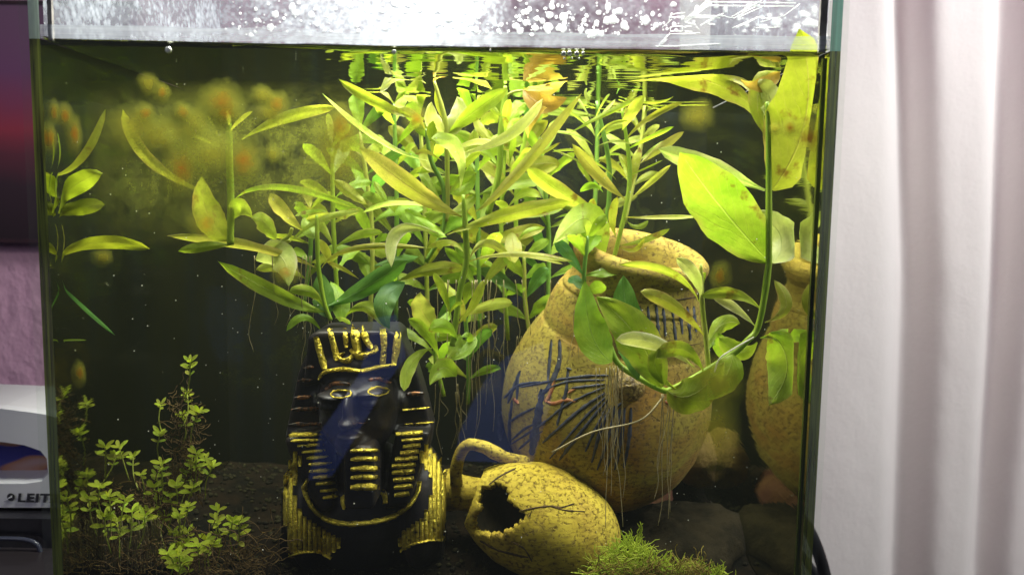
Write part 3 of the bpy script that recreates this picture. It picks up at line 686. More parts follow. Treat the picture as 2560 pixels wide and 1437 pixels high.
    for y, a, b_ in ((655, 760, 905), (685, 788, 905), (720, 795, 892), (755, 780, 882), (790, 752, 877), (827, 735, 866), (863, 735, 860), (904, 742, 855), (945, 745, 845), (988, 747, 828)):
        rd('headdress_stripe', [tx(a, y + 4), tx((a + b_) / 2, y), tx(b_, y - 6)], 8 if y < 700 else 11, .0012, jit=.4, taper=.7)
    for y, a, b_ in ((515, 790, 935), (597, 805, 955)): rd('headdress_stripe', [tx(a, y + 2), tx((a + b_) / 2, y), tx(b_, y - 8)], 4.5, .0009, jit=.6)
    for y, a, b_, w_ in ((432, 812, 905, 11), (450, 195, 290, 9), (515, 180, 325, 9), (600, 165, 340, 10), (355, 215, 290, 7), (285, 245, 300, 8)):
        rd('headdress_stripe', [tx(a, y + 3), tx((a + b_) / 2, y), tx(b_, y - 3)], w_, .0009, 'goldf', jit=.5)
    # beard with gold bands
    bd = MB(); bd.prism([(874, 1092), (944, 1092), (950, 1150), (951, 1236), (940, 1247), (884, 1248), (874, 1238), (872, 1150)], Y - .030, Y - .004)
    bo = bd.build('beard', M['black'], r); remesh(bo, .0012, 4); bb = bvh_of(bo)
    for y, w_ in ((745, 11), (792, 13), (845, 15), (893, 14), (948, 18)):
        m_ = MB(); ridge(m_, bb, [tx(505, y + 2), tx(580, y - 2), tx(660, y)], w_, .0013, Y, jit=.4, taper=.6); m_.build('beard_band', M['gold'], bo)
    for pts in ([tx(490, 985), tx(462, 1020), tx(470, 1070)], [tx(668, 960), tx(690, 990), tx(700, 1040)]): rd('lotus_bud', pts, 12, .0012, jit=.8)
    rd('collar', [tx(268, 900), tx(248, 955), tx(262, 1010), tx(300, 1075), tx(370, 1125), tx(470, 1150), tx(600, 1145), tx(740, 1110), tx(830, 1050), tx(875, 975), tx(885, 915)], 10, .0018, jit=.45, taper=.6)
    # ribbed shoulder plates
    def plate(poly, top, n, lab):
        root = MB()
        xs = [p[0] for p in poly]; x0, x1 = min(xs), max(xs)
        first = None
        for i in range(n):
            x = x0 + (x1 - x0) * (i + .5) / n
            ys = []
            for k in range(len(poly)):
                a, b_ = poly[k], poly[(k + 1) % len(poly)]
                if (a[0] - x) * (b_[0] - x) < 0: ys.append(a[1] + (b_[1] - a[1]) * (x - a[0]) / (b_[0] - a[0]))
            ys.sort()
            for j in range(0, len(ys) - 1, 2):
                if ys[j+1] - ys[j] < 12: continue
                rd('shoulder_rib', [tx(x, ys[j]), tx(x, (ys[j] + ys[j+1]) / 2), tx(x + 1, ys[j+1])], (x1 - x0) / n / 2.2217 * .98, .0008, jit=.2, taper=.9)
    plate([(200, 740), (150, 830), (128, 960), (140, 1150), (160, 1320), (250, 1305), (330, 1305), (385, 1325), (450, 1275), (445, 1235), (330, 1165), (235, 1100), (190, 980), (205, 860), (240, 800)], 0, 12, 'l')
    plate([(905, 690), (985, 780), (1030, 920), (1022, 1245), (960, 1240), (860, 1262), (790, 1300), (765, 1250), (800, 1190), (900, 1120), (945, 1020), (948, 900), (890, 800)], 0, 11, 'r')
    rd('plate_rim', [tx(160, 1330), tx(240, 1306), tx(330, 1308), tx(400, 1340)], 4, .0013, jit=.4); rd('plate_rim', [tx(775, 1300), tx(850, 1262), (tx(940, 1240)), tx(1020, 1250)], 4, .0013, jit=.4)
pharaoh()
# ------------------------------------------------------------------ lathe helper
def lathe(profile, origin, axis, up, seg=72, jitter=0.0, thickness=None):
    ax = axis.normalized(); a = ax.cross(up).normalized(); b = ax.cross(a)
    V, Fc = [], []; n = len(profile)
    for (r_, h_) in profile:
        for j in range(seg):
            an = 2 * math.pi * j / seg; d = a * math.cos(an) + b * math.sin(an)
            q = origin + ax * h_ + d * r_
            if jitter: q += d * jitter * noise.noise(q * 45) + d * jitter * .3 * noise.noise(q * 160)
            V.append(q)
    for i in range(n - 1):
        for j in range(seg):
            j2 = (j + 1) % seg; Fc.append((i*seg+j, i*seg+j2, (i+1)*seg+j2, (i+1)*seg+j))
    return V, Fc
# ------------------------------------------------------------------ big painted jar
def jar():
    Y = .122; s_ = sc(Y); foot = P(1470, 1185, Y)
    r = thing('painted_jar', foot, 'tall sandy Egyptian style jar with blue black brush strokes leaning at the back right', 'jar')
    ax = (P(1592, 600, Y) - P(1478, 1185, Y)).normalized(); ax = (ax + Vector((0, -.24, 0))).normalized()
    H = [(0, 4), (110, 0), (160, 2), (192, 30), (226, 80), (248, 140), (256, 205), (250, 265), (234, 320), (214, 365), (200, 392), (194, 400), (192, 420), (184, 450), (172, 478), (164, 486),
         (164, 494), (154, 505), (149, 522), (149, 545), (154, 556), (158, 566), (160, 580), (154, 592), (143, 598), (130, 594), (118, 582), (112, 560), (108, 500), (100, 400)]
    prof = [(q.x * s_, q.y * s_ * 1.035) for q in spline([(a, b, 0) for a, b in H], 150)]
    V, Fc = lathe(prof, foot, ax, Vector((0, 1, 0)), 96, .0010)
    o = mesh_obj('jar_body', V, Fc, M['vase'], r); bv = bvh_of(o)
    def st(name, pts, w_, mat='ink', h=.00035, **k):
        m_ = MB(); ridge(m_, bv, pts, w_, h, Y, jit=.6, **k); m_.build(name, M[mat], r)
    z = lambda x, y: (1100 + x / 2.187, 780 + y / 2.187)
    fan = [[(920, 345), (800, 350), (640, 370), (440, 410)], [(900, 395), (720, 415)], [(900, 410), (760, 470), (660, 530), (560, 610), (390, 720)], [(905, 440), (760, 540), (560, 715)],
           [(910, 460), (780, 590), (600, 800)], [(915, 480), (800, 620), (650, 810)], [(920, 500), (850, 640), (795, 760)], [(935, 520), (880, 640), (830, 820)], [(955, 510), (920, 690), (860, 860)],
           [(985, 520), (960, 690), (910, 860)], [(1010, 520), (990, 700), (955, 860)], [(1045, 520), (1035, 680), (1005, 850)], [(1000, 490), (960, 530), (930, 620)], [(380, 600), (440, 560), (520, 520)],
           [(390, 700), (460, 640), (520, 610)], [(430, 750), (500, 690), (560, 650)], [(900, 370), (700, 380), (560, 430)]]
    for i, p in enumerate(fan): st('brush_stroke', [z(*q) for q in p], 8 if i not in (3, 5, 7, 9, 10, 11) else 11)
    for p, w_ in (([(610, 150), (600, 260), (590, 370)], 10), ([(655, 150), (650, 280), (600, 400), (540, 470)], 14), ([(700, 310), (690, 430), (660, 540), (640, 620)], 10), ([(560, 420), (530, 600), (500, 780)], 26),
                  ([(440, 320), (400, 420), (370, 500)], 10), ([(350, 470), (430, 400), (550, 380)], 9), ([(395, 480), (380, 620), (385, 740)], 9), ([(690, 305), (720, 315)], 8), ([(430, 340), (420, 480)], 7), ([(330, 540), (330, 700)], 14)):
        st('brush_stroke', [z(*q) for q in p], w_)
    for p, w_ in (([(570, 480), (620, 500), (690, 480), (740, 490)], 11), ([(630, 370), (600, 450), (580, 490)], 12), ([(400, 470), (430, 500)], 12), ([(1230, 490), (1290, 500)], 12), ([(700, 440), (740, 420)], 8)):
        st('red_stroke', [z(*q) for q in p], w_, 'redpaint')
    for x0, y0, x1, y1 in ((1640, 760, 1648, 850), (1658, 770, 1664, 840), (1680, 765, 1690, 855), (1700, 770, 1706, 835), (1718, 765, 1726, 850), (1734, 765, 1740, 830), (1620, 765, 1625, 850), (1600, 765, 1606, 840)):
        st('neck_stroke', [(x0, y0), ((x0 + x1) / 2, (y0 + y1) / 2), (x1, y1)], 9)
    st('groove', [(1560, 862), (1620, 870), (1690, 868), (1750, 858)], 3, 'crack'); st('groove', [(1610, 745), (1680, 750), (1740, 742)], 5, 'crack')
    # gritty boss with broken glaze
    p, n_, _ = hit(bv, 1572, 962, Y); k_ = MB(); k_.ell(p + Vector((0, .001, 0)), (36 * s_, .006, 38 * s_), 40, 28)
    k_.v = [Vector(q) + (Vector(q) - p).normalized() * .0008 * noise.noise(Vector(q) * 700) for q in k_.v]; k_.build('gritty_boss', M['knob'], r)
    # ochre smears
    return r
jar()
# ------------------------------------------------------------------ fallen broken pot
def pot():
    Y = .068; s_ = sc(Y)
    r = thing('broken_pot', P(1370, 1400, Y), 'fallen pitted yellow clay pot with a jagged hole lying on its side', 'pot')
    a0 = P(1190, 1240, Y); a1 = P(1545, 1375, Y - .006); ax = (a1 - a0).normalized(); L = (a1 - a0).length
    H = [(72, -4), (84, 8), (112, 50), (135, 110), (143, 170), (138, 230), (120, 290), (92, 340), (55, 372), (20, 386), (0, 388)]
    prof = [(q.x * s_, q.y * s_ * L / (388 * s_)) for q in spline([(a, b, 0) for a, b in H], 70)]
    V, Fc = lathe(prof, a0, ax, Vector((0, 1, 0)), 110, .0010)
    # jagged hole cut through the near wall
    ctr = Vector((1238, 1278)); 
    def rad(an): return 1 + .16 * math.sin(3 * an + .6) + .10 * math.sin(5 * an + 1) + .05 * math.sin(11 * an)
    def topx(v):
        q = ROT.transposed() @ (Vector(v) - Vector((0, -D, 0))); return 1280 + F * q.x / -q.z, 718.5 - F * q.y / -q.z
    keep = []
    for f in Fc:
        c = sum((Vector(V[i]) for i in f), Vector()) / 4; x, y = topx(c)
        d = Vector(((x - ctr.x) / 56, (y - ctr.y) / 66)); an = math.atan2(d.y, d.x)
        mid = a0 + ax * (c - a0).dot(ax)
        if d.length < rad(an) and c.y < mid.y + .004: continue
        keep.append(f)
    o = mesh_obj('pot_wall', V, keep, None, r, mats=[M['pot'], M['pot_in']])
    md = o.modifiers.new('thick', 'SOLIDIFY'); md.thickness = .0030; md.offset = -1; md.material_offset = 1; md.material_offset_rim = 0
    bpy.context.view_layer.update(); me = bpy.data.meshes.new_from_object(o.evaluated_get(bpy.context.evaluated_depsgraph_get())); o.modifiers.clear(); o.data = me
    for p in me.polygons: p.use_smooth = True
    ob, bv = o, bvh_of(o)
    for pts, w_ in (([(1302, 1276), (1340, 1268), (1378, 1264), (1400, 1268), (1436, 1258)], 5), ([(1378, 1264), (1410, 1274), (1462, 1278)], 4), ([(1222, 1212), (1250, 1190), (1290, 1170)], 6),
                    ([(1278, 1352), (1310, 1370), (1330, 1402)], 5), ([(1200, 1350), (1240, 1372), (1290, 1386), (1320, 1392)], 6), ([(1330, 1275), (1322, 1292)], 4)):
        m_ = MB(); ridge(m_, bv, pts, w_, .0003, Y, jit=.8, seg=5); m_.build('crack', M['crack'], r)
    hp = [P(1318, 1158, Y + .004), P(1262, 1142, Y + .002), P(1205, 1116, Y), P(1170, 1112, Y), P(1150, 1135, Y + .002), P(1140, 1175, Y + .004), P(1142, 1210, Y + .006)]
    m_ = MB(); m_.tube(spline(hp, 36), lambda u: (.0028 + .0007 * abs(u - .5)), 14)
    m_.v = [Vector(q) + Vector((1, 1, 1)) * .0005 * noise.noise(Vector(q) * 160) for q in m_.v]; m_.build('handle', M['pot'], r)
    na = P(1200, 1240, Y + .012); nb = P(1112, 1222, Y + .016)
    V, Fc = lathe([(.009, 0), (.0085, .004), (.0085, .010), (.0095, .014), (.0105, .0165), (.0098, .019), (.0075, .0185), (.0065, .010)], na, (nb - na), Vector((0, 1, 0)), 40, .0008)
    mesh_obj('neck', V, Fc, M['pot'], r)
pot()
# ------------------------------------------------------------------ plants
def wprof(t, k):
    if k == 'e': return (math.sin(math.pi * min(1, t ** .85)) ** .75)            # broad elliptic
    a = (t ** 1.15) * ((1 - t) ** .62); return a / .412 * .98 if a > 0 else 0       # lance, narrow base
def leaf(parent, b, m, tp, Y, w_px, typ, dy=None, roll=None, name='leaf', shape=None, ruf=1.0, label=None):
    dy = R.uniform(-.014, .012) if dy is None else dy
    B = P(b[0], b[1], Y); T = P(tp[0], tp[1], Y + dy); Mi = P(m[0], m[1], Y + dy * .5 + R.uniform(-.003, .003))
    T.y = max(.0025, T.y); C = Mi * 2 - (B + T) * .5
    W = w_px * sc(Y) * .5; roll = R.uniform(-.35, .35) if roll is None else roll
    NU, NV = 14, 6; V, uv, Fc = [], [], []
    seed = R.uniform(0, 100); fold = R.uniform(.10, .30) * R.choice((-1, 1, 1)); L = (T - B).length
    for i in range(NU + 1):
        t = i / NU; p = B * (1-t)**2 + C * (2*t*(1-t)) + T * t * t
        tg = ((C - B) * (1 - t) + (T - C) * t).normalized()
        vd = (p - Vector((0, -D, 0))).normalized(); sd = tg.cross(vd)
        if sd.length < .05: sd = tg.cross(Vector((0, 0, 1)))
        sd.normalize(); nr = sd.cross(tg).normalized(); rr = roll + .25 * math.sin(t * 2.5 + seed)
        sd, nr = sd * math.cos(rr) + nr * math.sin(rr), nr * math.cos(rr) - sd * math.sin(rr)
        ww = W * max(.06 if i < NU else .0, wprof(t, shape or 'l'))
        for j in range(NV + 1):
            e = j / NV * 2 - 1
            z_ = fold * abs(e) * ww + ruf * W * .22 * abs(e) ** 1.5 * noise.noise((t * 5 + seed, e * 1.2, seed)) * 1.6
            we = ww * (1 + .10 * noise.noise((t * 7, seed, math.copysign(3, e))) + .025 * math.sin(t * 60 + seed))
            V.append(p + sd * (e * we) + nr * z_); uv.append((t, j / NV))
    for i in range(NU):
        for j in range(NV):
            n = i * (NV + 1) + j; Fc.append((n, n + 1, n + NV + 2, n + NV + 1))
    for q in V:
        q.y = min(max(q.y, .0016), YB - .002); q.x = min(max(q.x, XL + .0012), XR - .0012); q.z = min(q.z, ZW - .0008) if name != 'emerging_leaf' else q.z
    return mesh_obj(name, V, Fc, LM[typ], parent, True, uv, label)
def stem(parent, pts, Y, w_px, mat='stem', name='stem'):
    n = max(6, int(len(pts) * 6)); c = spline([P(p[0], p[1], p[2] if len(p) > 2 else Y) for p in pts], n)
    rad = w_px * sc(Y) * .5; mb = MB()
    mb.tube(c, lambda u: rad * (.55 + .45 * min(1, u * 6)) * (1 + .12 * max(0, math.sin(u * 25)) ** 8), 9); 
    for q in mb.v: q.z = min(q.z, ZW - .0006)
    return mb.build(name, M[mat], parent)
def roots(parent, n, x0, x1, y0, y1a, y1b, Y, mat='root', wpx=2.6, name='root'):
    for i in range(n):
        x = R.uniform(x0, x1); ye = R.uniform(y1a, y1b); k = 6; dx = R.uniform(-25, 25); pts = []; yy = Y + R.uniform(-.006, .006)
        for j in range(k + 1):
            u = j / k; pts.append(P(x + dx * u + 9 * noise.noise((x, u * 3, i)) * (u + .2) * 2, y0 + (ye - y0) * u, yy + .004 * u))
        mb = MB(); mb.tube(spline(pts, 22), lambda u: wpx * sc(Y) * .5 * (1 - .4 * u), 5); mb.build(name, M[mat], parent)
T0 = lambda x, y: (x, y)
T1 = lambda x, y: (650 + x / 2.994, 420 + y / 2.994)
T2 = lambda x, y: (1200 + x / 2.994, 380 + y / 2.994)
T3 = lambda x, y: (850 + x / 2.977, y / 2.977)
T4 = lambda x, y: (x / 2.977, y / 2.977)
SCL = {id(T0): 1, id(T1): 2.994, id(T2): 2.994, id(T3): 2.977, id(T4): 2.977}
def plant(label, Y, stems, leaves, name='stem_plant'):
    """stems: (T, [(x,y)..], w, mat); leaves: (T, 'bx,by mx,my tx,ty w type [dy] [roll] [e]')"""
    q = stems[0]; b0 = q[0](*q[1][-1][:2]); r = thing(name, P(b0[0], b0[1], Y), label, 'aquatic plant', 'aquatic plants in the tank')
    for (T, pts, w_, mat) in stems: stem(r, [T(p[0], p[1]) + tuple(p[2:]) for p in pts], Y, w_ / SCL[id(T)], mat)
    for T, rows in leaves:
        for row in rows.strip().split('\n'):
            a = row.split(); b, m_, t_ = [T(*map(float, s.split(','))) for s in a[:3]]
            kw = {}
            for s in a[5:]:
                if s[0] == 'd': kw['dy'] = float(s[1:])
                elif s[0] == 'r': kw['roll'] = float(s[1:])
                elif s == 'e': kw['shape'] = 'e'
                elif s == 'E': kw['name'] = 'emerging_leaf'
                elif s[0] == 'f': kw['ruf'] = float(s[1:])
            leaf(r, b, m_, t_, Y, float(a[3]) / SCL[id(T)], a[4], **kw)
    return r
# --- right front, broad leaves
pA = plant('broad leaved stem plant at the right front with one leaf reaching above the water', .020,
  [(T0, [(1918, 255, .018), (1921, 340, .018), (1922, 470, .018), (1922, 640, .018), (1921, 668, .018), (1908, 760, .018), (1893, 822, .02), (1872, 848, .02), (1830, 885, .022), (1745, 938, .025), (1680, 972, .028), (1655, 974, .028), (1590, 940, .03), (1545, 908, .03), (1522, 860, .032)], 16, 'stem')],
  [(T0, '''1930,475 2016,290 1998,72 172 y d-.014 r0 e E f.5
1924,656 1800,515 1700,380 150 l d-.012 r.05 e f.6
1912,476 1790,425 1645,372 72 p d.01 r.2
1915,325 1800,215 1560,163 88 y d.045 r.3
1918,310 1880,225 1800,192 26 y d.02
1918,345 1895,240 1950,168 70 y d.012
1932,658 1950,590 1885,528 96 p d.012 r.1 e
1912,806 1965,765 1935,700 42 y d.004
1903,775 1835,735 1752,742 42 l d.006
1888,815 1835,768 1778,738 34 p d.01
1852,200 1900,215 1950,180 52 b d.006 r.1 f.5
1924,345 1925,250 1872,222 84 p d.008 r.2 f1.8
1925,832 1968,915 1922,1012 108 l d-.003 r0 e f.5
1760,930 1705,872 1640,895 56 l d-.004 r.1
1832,885 1812,945 1762,1000 78 l d-.004 r.1 e
1690,972 1640,925 1650,870 50 l d-.004
1893,855 1850,880 1797,842 68 l d.01
1900,845 1960,838 2018,845 46 l d.012
1670,978 1735,985 1812,905 92 l d-.004 r.2 e
1735,918 1640,858 1540,850 54 p d-.012 r.2
1655,968 1590,840 1490,742 108 l d.006 r.1 e
1530,905 1478,830 1462,700 88 g d.012 r.1 e
1595,948 1568,800 1558,688 80 d d.014 r0 e
1640,970 1600,905 1545,880 40 g d.01''')])
roots(pA, 6, 1645, 1700, 985, 1180, 1345, .026); roots(pA, 7, 1512, 1562, 915, 1060, 1300, .03); roots(pA, 9, 1490, 1560, 920, 1120, 1330, .034)
stem(pA, [(1885, 842, .016), (1840, 868, .014), (1800, 895, .013), (1786, 930, .014)], .015, 4, 'stem', 'white_root').data.materials[0] = M['root_w']
mb = MB(); mb.tube(spline([P(1660, 990, .027), P(1600, 1050, .02), P(1480, 1080, .02), P(1380, 1130, .025)], 30), .0004, 6); mb.build('root', M['root'], pA)
pB = plant('small yellow lime stem plant in front of the jar neck at the right', .028,
  [(T0, [(1752, 660), (1755, 755), (1764, 840), (1772, 925)], 13, 'stem_y')],
  [(T2, '''1640,1120 1420,900 1040,845 92 y d-.01 r.2
1690,1390 1450,1150 1200,1045 135 y d-.012 r.1
1660,1110 1610,930 1470,795 135 p d-.006 r.1
1670,1120 1660,980 1690,900 50 l d.002
1660,1125 1640,1000 1620,920 40 l d.004'''), (T0, '''1770,872 1800,815 1850,808 56 l d.01
1768,880 1790,850 1815,905 54 g d.012''')])
# --- centre front
pC = plant('central stem plant with long olive blushed leaves and thick green stem', .050,
  [(T1, [(1520, 200), (1540, 480), (1545, 690), (1500, 900), (1465, 1150), (1440, 1330)], 46, 'stem')],
  [(T1, '''1510,365 1150,165 740,-150 215 o d-.016 r.15
1400,325 1060,262 765,335 60 p d-.01 r.4
1400,500 1850,350 2335,255 150 y d-.014 r.1
1610,330 1900,60 2410,-560 110 o d-.018 r.1
1340,490 1040,470 985,740 130 p d-.014 r.1
1560,690 1700,560 1880,690 90 o d.01
1540,710 1900,640 2340,700 70 y d-.01 r.5
1320,1210 1215,1070 1205,935 165 o d-.006 r0 e
1420,1100 1375,930 1300,785 88 l d-.006
1475,1180 1600,1010 1670,840 92 y d-.004
1480,1130 1690,1030 1890,1010 130 y d-.008 r.3
1410,1110 1460,1030 1525,1012 42 l d-.01
1480,1300 1390,1190 1255,1215 150 l d-.014 r.2
1340,1420 1250,1240 1110,1130 115 l d-.01 r.1
1480,1290 1560,1250 1570,1350 70 g d.01
1400,520 1300,470 1150,360 110 l d.012
1530,640 1420,560 1250,600 70 y d.01'''), (T0, '''1080,870 1030,905 1010,978 44 l d-.014 r.1
1140,940 1105,920 1075,962 52 l d-.012 r.1 e
1115,900 1135,870 1150,835 40 g
1120,900 1160,880 1190,840 40 g d.01''')])
roots(pC, 9, 1050, 1260, 700, 820, 1010, .055, wpx=2.2)
# --- centre left dark-green base
pE = plant('stem plant with broad deep green leaves rising just behind the pharaoh crown', .055,
  [(T1, [(425, 350), (430, 560), (440, 760), (480, 1000), (530, 1140)], 34, 'stem')],
  [(T1, '''500,1120 470,950 450,780 170 d d.008 r0 e
600,1150 600,980 530,850 150 g d.012 e
490,1075 200,980 -315,700 150 l d-.016 r.2
475,1045 370,925 215,925 115 l d-.006 r.2
470,1235 330,1115 198,1220 82 g d-.008
640,1110 800,1040 955,1200 130 l d-.012 r.1
1085,860 930,1000 970,1205 165 t d-.012 r0 e
510,1030 780,900 1100,690 200 d d.004 r.2
420,520 365,450 330,365 110 g d.006 e
220,560 450,390 760,320 66 l d.004
330,475 190,350 75,190 140 o d-.01 r.1
740,830 620,755 500,705 46 y
460,750 720,600 1260,600 62 y d-.004 r.3
810,280 690,195 550,90 115 y d.01
985,320 915,200 850,100 70 l d.01
500,330 400,320 260,360 40 l
610,400 500,350 330,390 44 y d.012
440,470 380,470 270,530 40 l d.01
560,1120 620,1130 680,1170 44 l'''), (T0, '''793,670 640,620 418,590 36 o d-.02 r.3
640,650 700,640 722,716 74 p d-.016 r.1 e
690,600 660,555 628,545 44 l d-.01 e
585,500 700,468 905,525 24 l d-.01''')])
stem(pE, [(700, 605, .05), (722, 590, .05), (730, 570, .05)], .05, 9, 'stem_y'); stem(pE, [(665, 630, .05), (700, 612, .05), (725, 600, .05)], .05, 10, 'stem_y')
roots(pE, 8, 615, 790, 640, 780, 900, .052, wpx=2.4)
# --- left haze plant
pD = plant('pale stem plant at the left half veiled by algae on the glass', .030,
  [(T0, [(572, 290), (574, 400), (577, 500), (576, 612)], 17, 'stem')],
  [(T4, '''1800,1040 2120,880 2500,800 118 y d.004 r.2
1560,1440 1120,1200 915,815 118 y d-.014 r.1
1640,1050 1590,940 1540,860 20 y
1700,1000 1780,900 1880,830 40 y
1640,1100 1540,1050 1430,1010 34 y
1700,1000 1700,900 1690,820 40 y'''), (T0, '''576,598 520,540 505,440 72 y d-.008 r0 e
582,548 600,515 632,545 48 l d-.004 e
580,612 520,615 445,628 34 l d-.006 r.2
575,598 558,570 540,556 10 l''')])
# --- plant against the left wall
pW = plant('thin stem plant growing in the front left corner against the glass', .006,
  [(T0, [(120, 300), (124, 420), (126, 520), (130, 650), (138, 780), (146, 930)], 9, 'stem')],
  [(T0, '''126,440 205,395 264,272 26 y d.006 r.2
128,535 180,470 254,434 66 B d.004 r.05
128,542 190,520 262,512 54 B d.003 r.1
134,655 230,608 376,622 46 B d.004 r.05
124,420 134,380 128,330 10 l d.001
127,520 137,470 131,430 10 l d.001
130,650 142,600 134,560 12 y d.001
140,855 170,850 216,850 6 g d.002
138,700 200,760 288,838 14 d d.01''')])
# --- tall centre plants
pF = plant('bright crowded stem plant touching the water surface at the centre', .070,
  [(T3, [(700, 600), (775, 860), (792, 1000), (800, 1430), (790, 1650)], 36, 'stem_y'), (T3, [(640, 960), (680, 1200), (770, 1400), (770, 1700), (640, 1950)], 34, 'stem_d')],
  [(T3, '''650,1195 300,1050 -130,700 58 p d-.03 r.5
640,890 330,790 -10,590 100 l d-.02 r.2 f1.6
690,610 720,560 790,462 60 b
640,622 450,560 300,690 110 p d-.01 f1.6
720,640 720,760 785,900 60 y
1130,665 1000,570 840,480 130 o d-.01
800,1000 980,850 1250,660 160 l d-.01
870,1150 1250,1010 1510,735 110 p d-.02
890,1430 870,1120 680,1030 150 p d-.014
790,980 690,900 680,760 120 p d-.01 e
790,1080 700,1020 690,900 110 l
800,1100 900,1180 980,1020 90 l
760,1200 640,1130 560,1150 44 y
880,1300 960,1200 1050,1130 80 l
800,1300 700,1260 560,1290 60 l d.01
760,1500 650,1350 600,1250 90 l d.01
810,1450 900,1350 1020,1290 110 g d.01
640,980 560,860 440,800 60 y
790,1010 880,860 870,720 150 p d.006 e
800,1200 960,1130 1000,960 120 l d.008
780,1300 640,1200 700,1050 130 y d.008
790,1430 930,1400 960,1230 140 l d.01
760,1700 620,1650 480,1560 120 g d.01
790,1600 900,1560 1010,1440 120 l d.01
1230,880 1120,800 1060,700 90 l d.012
790,1150 1000,1060 1170,1080 70 p d.004'''),])
pG = plant('bronze topped stem plant just under the water surface', .085,
  [(T3, [(1230, 640), (1225, 760), (1195, 1000), (1180, 1300), (1100, 1600)], 46, 'stem'), (T3, [(1365, 672), (1260, 700), (1205, 790)], 20, 'stem_y')],
  [(T3, '''1370,670 1530,640 1700,500 160 b d-.02 r.1 e
1370,670 1500,770 1690,730 150 b d-.02 r.1 e
1400,1030 1420,900 1540,800 110 b d-.02
1365,672 1470,665 1588,660 44 p d-.03 r.2
1230,1000 1240,850 1270,740 90 l
1190,1100 1060,980 1010,870 90 y
1200,1100 1300,980 1360,860 60 l
1260,1240 1280,1100 1290,1000 70 g
1180,1250 1100,1130 1000,1090 80 l
1200,1000 1300,830 1400,770 40 l''')])
pH = plant('thin leaved forked stem plant rising above the jar mouth', .085,
  [(T2, [(1060, -330), (1110, 0), (1120, 200), (1100, 370), (1060, 560), (1010, 760), (940, 960), (900, 1010)], 34, 'stem'),
   (T2, [(870, -380), (960, 50), (965, 350), (930, 560), (860, 760)], 36, 'stem_d')],
  [(T2, '''1090,355 900,190 690,-60 120 o d-.02 r.1
925,470 640,330 345,115 165 y d-.02 r.1
1130,355 1260,240 1430,95 60 o d-.01
1130,290 1160,120 1200,-30 78 y
1115,260 1090,120 1040,30 56 y
1020,640 990,500 1030,335 84 y d-.01
1060,490 1350,490 1640,485 50 o d-.01 r.4
1090,510 1180,560 1260,512 56 g
1040,700 1230,660 1420,575 62 l d-.012
1030,700 1150,735 1235,640 50 y d-.01
880,600 840,470 850,345 90 y
860,140 700,50 540,-20 22 l
1060,200 1200,140 1370,60 18 l
1020,210 900,100 760,40 22 x
920,960 905,860 900,770 48 g d-.01
950,968 1150,880 1500,870 24 y d-.01
830,1010 830,520 545,690 250 s d-.03 r0 e
240,600 250,720 262,830 130 o d-.02 e
200,430 330,310 460,345 90 l
300,660 350,590 485,568 52 l
560,500 660,470 770,490 34 g
920,300 840,250 750,300 70 g
240,780 420,790 620,840 44 y'''), (T3, '''1700,1000 1950,860 2270,710 50 l d-.01
2100,970 2160,850 2265,710 110 y
2110,1060 2300,880 2560,760 60 y
2120,1120 2300,1030 2485,942 54 l
2150,1400 2190,1250 2230,1095 90 y
2140,1380 2140,1230 2080,1150 52 y
1350,1200 1500,1140 1640,1060 34 y
2230,1220 2380,1110 2560,980 90 o
1890,1000 1750,860 1620,800 30 x
1890,960 1960,850 2050,740 34 x
1880,900 1800,780 1760,720 26 x
1900,880 1960,760 2010,700 26 x
1900,1040 2000,930 2150,900 30 x
1880,1080 1740,1000 1560,980 30 x
1900,1100 2040,1050 2180,1080 24 x
1890,1180 1760,1120 1580,1130 26 x
1900,1200 2020,1150 2100,1160 24 x
1890,800 1830,720 1840,650 24 x
2480,720 2380,760 2230,760 34 y
2060,700 2150,600 2330,640 80 g''')])
roots(pH, 10, 1180, 1420, 700, 850, 1120, .09, wpx=2.2)
# --- filler plants behind, each a single stem with opposite leaf pairs
def filler(label, xb, yb, xt, yt, Y, npair, ln, wd, types, lean=0.0, rts=3):
    r = thing('stem_plant', P(xb, yb, Y), label, 'aquatic plant', 'aquatic plants in the tank')
    ln *= 1.5; wd *= 1.12; yt -= 70 if yt < 500 else 0
    xm = (xb + xt) / 2 + R.uniform(-18, 18); pts = [(xt, yt), (xm, (yt + yb) / 2), (xb, yb)]
    stem(r, pts, Y, 11, R.choice(['stem', 'stem_d', 'stem_y']))
    c = spline([(*p, 0) for p in pts], 40)
    for k in range(npair):
        u = (k + .15) / npair * .92; q = c[int(u * 40)]; ph = k * 1.57 + R.uniform(-.4, .4)
        for s_ in (-1, 1):
            an = math.radians(R.uniform(8, 55) + (30 if k == 0 else 0)); L = ln * R.uniform(.7, 1.15) * (.7 if k == 0 else 1); fx = .35 + .65 * abs(math.cos(ph))
            tx, ty = q.x + s_ * L * math.cos(an) * fx, q.y - L * math.sin(an) + 8
            mx, my = (q.x + tx) / 2, (q.y + ty) / 2 - L * R.uniform(.02, .14)
            leaf(r, (q.x, q.y), (mx, my), (tx, max(ty, 160)), Y, wd * R.uniform(.75, 1.2), R.choice(types), dy=s_ * math.sin(ph) * L * sc(Y) * .7, roll=R.uniform(-.7, .7))
    if rts: roots(r, rts, xb - 40, xb + 40, yb - 30, yb + 40, yb + 170, Y, wpx=2.2)
    return r
filler('small lime stem plant between the algae cloud and the central stems', 845, 770, 830, 440, .085, 6, 95, 30, 'lyg')
filler('leafy green stem plant behind the pale drooping leaf', 925, 810, 900, 400, .10, 8, 100, 38, 'lggd')
filler('crowded yellow green stem plant left of the central thick stem', 990, 800, 985, 330, .11, 9, 105, 36, 'llyg')
filler('stem plant with rounded green leaves behind the central thick stem', 1070, 820, 1050, 360, .12, 9, 100, 46, 'lggy')
